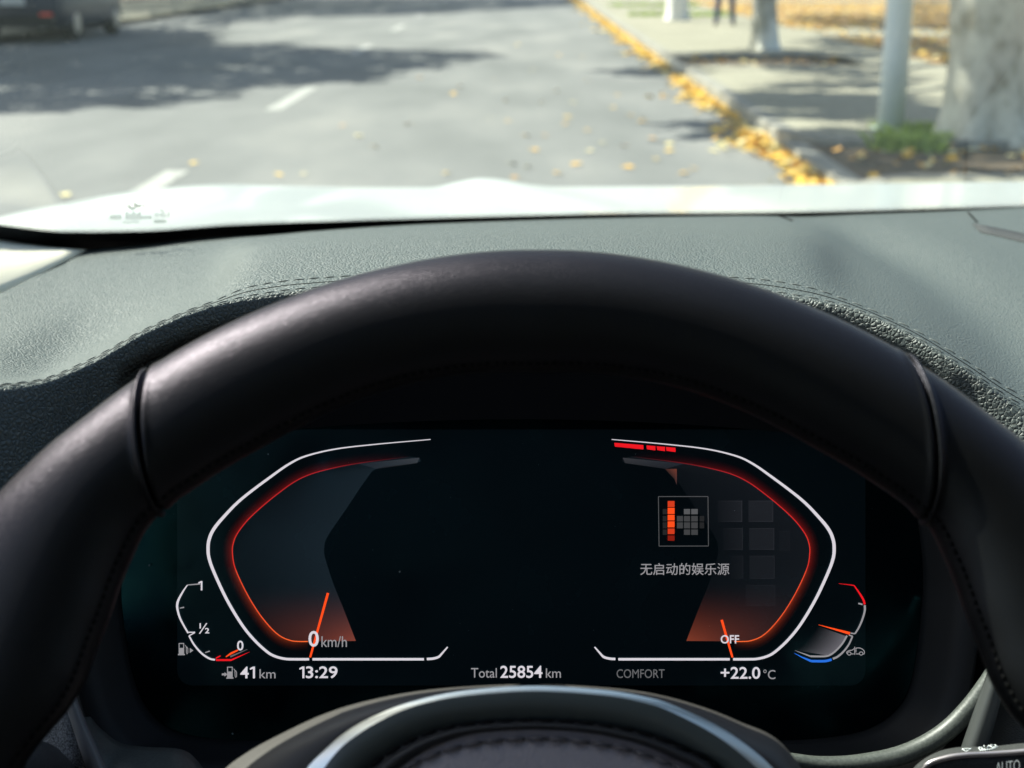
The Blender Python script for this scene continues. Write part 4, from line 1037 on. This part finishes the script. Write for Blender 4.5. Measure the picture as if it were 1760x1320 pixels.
# hub core so that nothing shows through, and three spokes
mb = MB(); cpt_ = onplane(925, 1560, HP, wn) - wn * .03
mb.tube([cpt_ - wn * .05, cpt_ - wn * .02, cpt_ + wn * .015], [.05, .06, .062], 32); mb.build('hub_core', M['black'], whl)
for a in (-100, 100, 180):
    Po, Pi = rim_c(a); t_ = Pi; c0 = onplane(925, 1560, HP, wn) - wn * .012; dirv = (t_ - c0); sd = dirv.cross(wn).normalized()
    mb = MB(); mb.grid([[c0 + dirv * (.25 + .78 * u) + sd * (s * (.030 - .010 * u)) + wn * (.004 * (1 - s * s) + .008 * u) for s in (-1, -.5, 0, .5, 1)] for u in np.linspace(0, 1, 8)]); solidify(mb.build('spoke', M['face_plastic'], whl), .012, -1)

# ---- stalks
def stalk():
    d = .50
    up = spline([(1555, 1340, d), (1578, 1312, d), (1612, 1292, d), (1650, 1284, d - .002), (1700, 1283, d - .004), (1760, 1277, d - .006), (1900, 1264, d - .012)], 6)
    rg = spline([(1565, 1350, d - .008), (1592, 1316, d - .009), (1626, 1303, d - .010), (1660, 1298, d - .011), (1705, 1296, d - .012), (1760, 1292, d - .014), (1900, 1280, d - .02)], 6)
    lw_ = spline([(1580, 1420, d - .004), (1610, 1400, d - .006), (1640, 1390, d - .008), (1670, 1388, d - .010), (1715, 1388, d - .012), (1770, 1386, d - .014), (1900, 1380, d - .02)], 6)
    bk_ = [u + np.array((0, 30, .03)) for u in up]
    rows = [[pt(*p) for p in bk_]]
    for A_, B_, m_ in ((up, rg, 5), (rg, lw_, 6)):
        for k in np.linspace(0, 1, m_)[:-1]: rows.append([pt(*(p * (1 - k) + q * k)) for p, q in zip(A_, B_)])
    rows += [[pt(*p) for p in lw_], [pt(*(p + np.array((0, 10, .03)))) for p in lw_]]
    mb = MB(); mb.grid(rows); st = mb.build('wiper_stalk', M['plastic'], car)
    mb = MB(); mb.tube([pt(*(p - np.array((0, 0, .0004)))) for p in rg], [.0005] * 6 + [.0011] * (len(rg) - 6), 8); mb.build('edge_line', mat('satin_line', (.5, .46, .47), .3, metal=.8), st)
    wm = mat('print_white', (.75, .80, .80), .6)
    def q(x, y, off): # crop (1560,1180) s 8.8 -> on the stalk faces
        X, Y = 1560 + x / 8.8, 1180 + y / 8.8; return pt(X, Y, .4955 - (Y - 1283) / 13 * .0075 - .0006)
    mb = MB(); r = .00017
    def pl(pts, dd, rr_=r): mb.tube([q(x, y, dd) for x, y in pts], rr_, 6)
    D1 = .4855
    pl([(825, 945), (965, 935), (880, 983), (825, 945)], D1)
    pl([(1075, 925), (1095, 965), (1270, 950), (1365, 905)], D1, .0002); pl([(1075, 925), (1130, 918)], D1); pl([(1120, 930), (1140, 962)], D1); pl([(1225, 890), (1190, 968), (1160, 945)], D1, .0002); pl([(1150, 895), (1170, 905)], D1); pl([(1250, 890), (1290, 886)], D1); pl([(1320, 880), (1340, 900)], D1); pl([(1290, 925), (1330, 905)], D1); pl([(1225, 890), (1290, 925)], D1)
    mb.build('wiper_symbol', wm, st)
    cu = bpy.data.curves.new('t', 'FONT'); cu.body = 'AUTO'; cu.size = 1

    o = bpy.data.objects.new('t', cu); COL.objects.link(o); dg = bpy.context.evaluated_depsgraph_get(); dg.update()
    me = bpy.data.meshes.new_from_object(o.evaluated_get(dg)); bpy.data.objects.remove(o); co = [v.co for v in me.vertices]
    ax, bx_ = min(c.x for c in co), max(c.x for c in co); ay, by = min(c.y for c in co), max(c.y for c in co)
    vv = []
    for c in co:
        u = (c.x - ax) / (bx_ - ax); v = (c.y - ay) / (by - ay); vv.append(pt(1711 + 42 * u, 1330 - 5 * u - 19.5 * v, .4836 - .0022 * u))
    mesh_obj('wiper_lettering', vv, [tuple(p.vertices) for p in me.polygons], wm, st, smooth=False)
stalk()
bead('turn_signal_stalk', [(-120, 1290), (-20, 1312), (40, 1322), (75, 1338), (110, 1380)], [.47, .485, .50, .52, .56], [.009, .010, .011, .011, .010], M['plastic'])

# ---- cabin shell round and behind the camera (closes the light in)
def slab(name, c, sz, m_, rot=None):
    mb = MB(); mb.box(c, sz, rot=rot); return mb.build(name, m_, car, smooth=False)
slab('roof', (.37, -.95, H + .335), (1.40, 2.3, .05), M['headliner'])
slab('cabin_floor', (.37, -.3, H - 1.12), (1.6, 3.2, .05), M['seatdark'])
slab('firewall', (.37, 1.24, H - .72), (1.7, .03, .9), M['black'])
for sx, xx in ((-1, -.46), (1, 1.20)):
    slab('door', (xx, -.35, H - .72), (.07, 2.9, .86), M['seatdark'])
    mb = MB(); mb.grid([[Vector((xx + sx * .02, .98, H - .28)), Vector((xx + sx * .02, .86, H - .28)), Vector((xx + sx * .02, .86, H - .25))], [Vector((xx - sx * .10, .20, H + .33)), Vector((xx - sx * .10, .10, H + .33)), Vector((xx - sx * .10, .10, H + .34))]])
    solidify(mb.build('windshield_pillar', M['cream'], car, smooth=False), .06, 0)
    slab('centre_pillar', (xx - sx * .05, -.42, H + .02), (.06, .16, .62), M['cream'])
    slab('rear_pillar', (xx - sx * .05, -1.85, H + .0), (.06, .5, .66), M['cream'])
tint = bpy.data.materials.new('dimming_glass'); tint.use_nodes = True; q_ = tint.node_tree; q_.nodes.clear()  # dark panes added out of view to dim the cabin
qo = q_.nodes.new('ShaderNodeOutputMaterial'); qt = q_.nodes.new('ShaderNodeBsdfTransparent'); qt.inputs[0].default_value = (.12, .13, .13, 1); q_.links.new(qt.outputs[0], qo.inputs[0])
for xx in (-.40, 1.14): slab('rear_door_glass', (xx, -1.05, H + .01), (.005, 1.1, .6), tint)
slab('tailgate_glass', (.37, -2.05, H + .16), (1.5, .005, .32), tint)
slab('tailgate', (.37, -2.05, H - .55), (1.6, .08, 1.1), M['seatdark'])
for xx in (.0, .74):
    mb = MB(); mb.grid([[Vector((xx + .25 * math.sin(a) * s, -.42 - .14 * k + .06 * math.cos(a), H - .85 + 1.02 * k)) for a in np.linspace(0, 6.283, 16, endpoint=False)] for k, s in ((0, 1), (.3, 1.05), (.6, 1.02), (.78, .8), (.82, .45), (1, .42), (1.06, .2))], closed=True, capends=True); mb.build('seat', M['seatdark'], car)
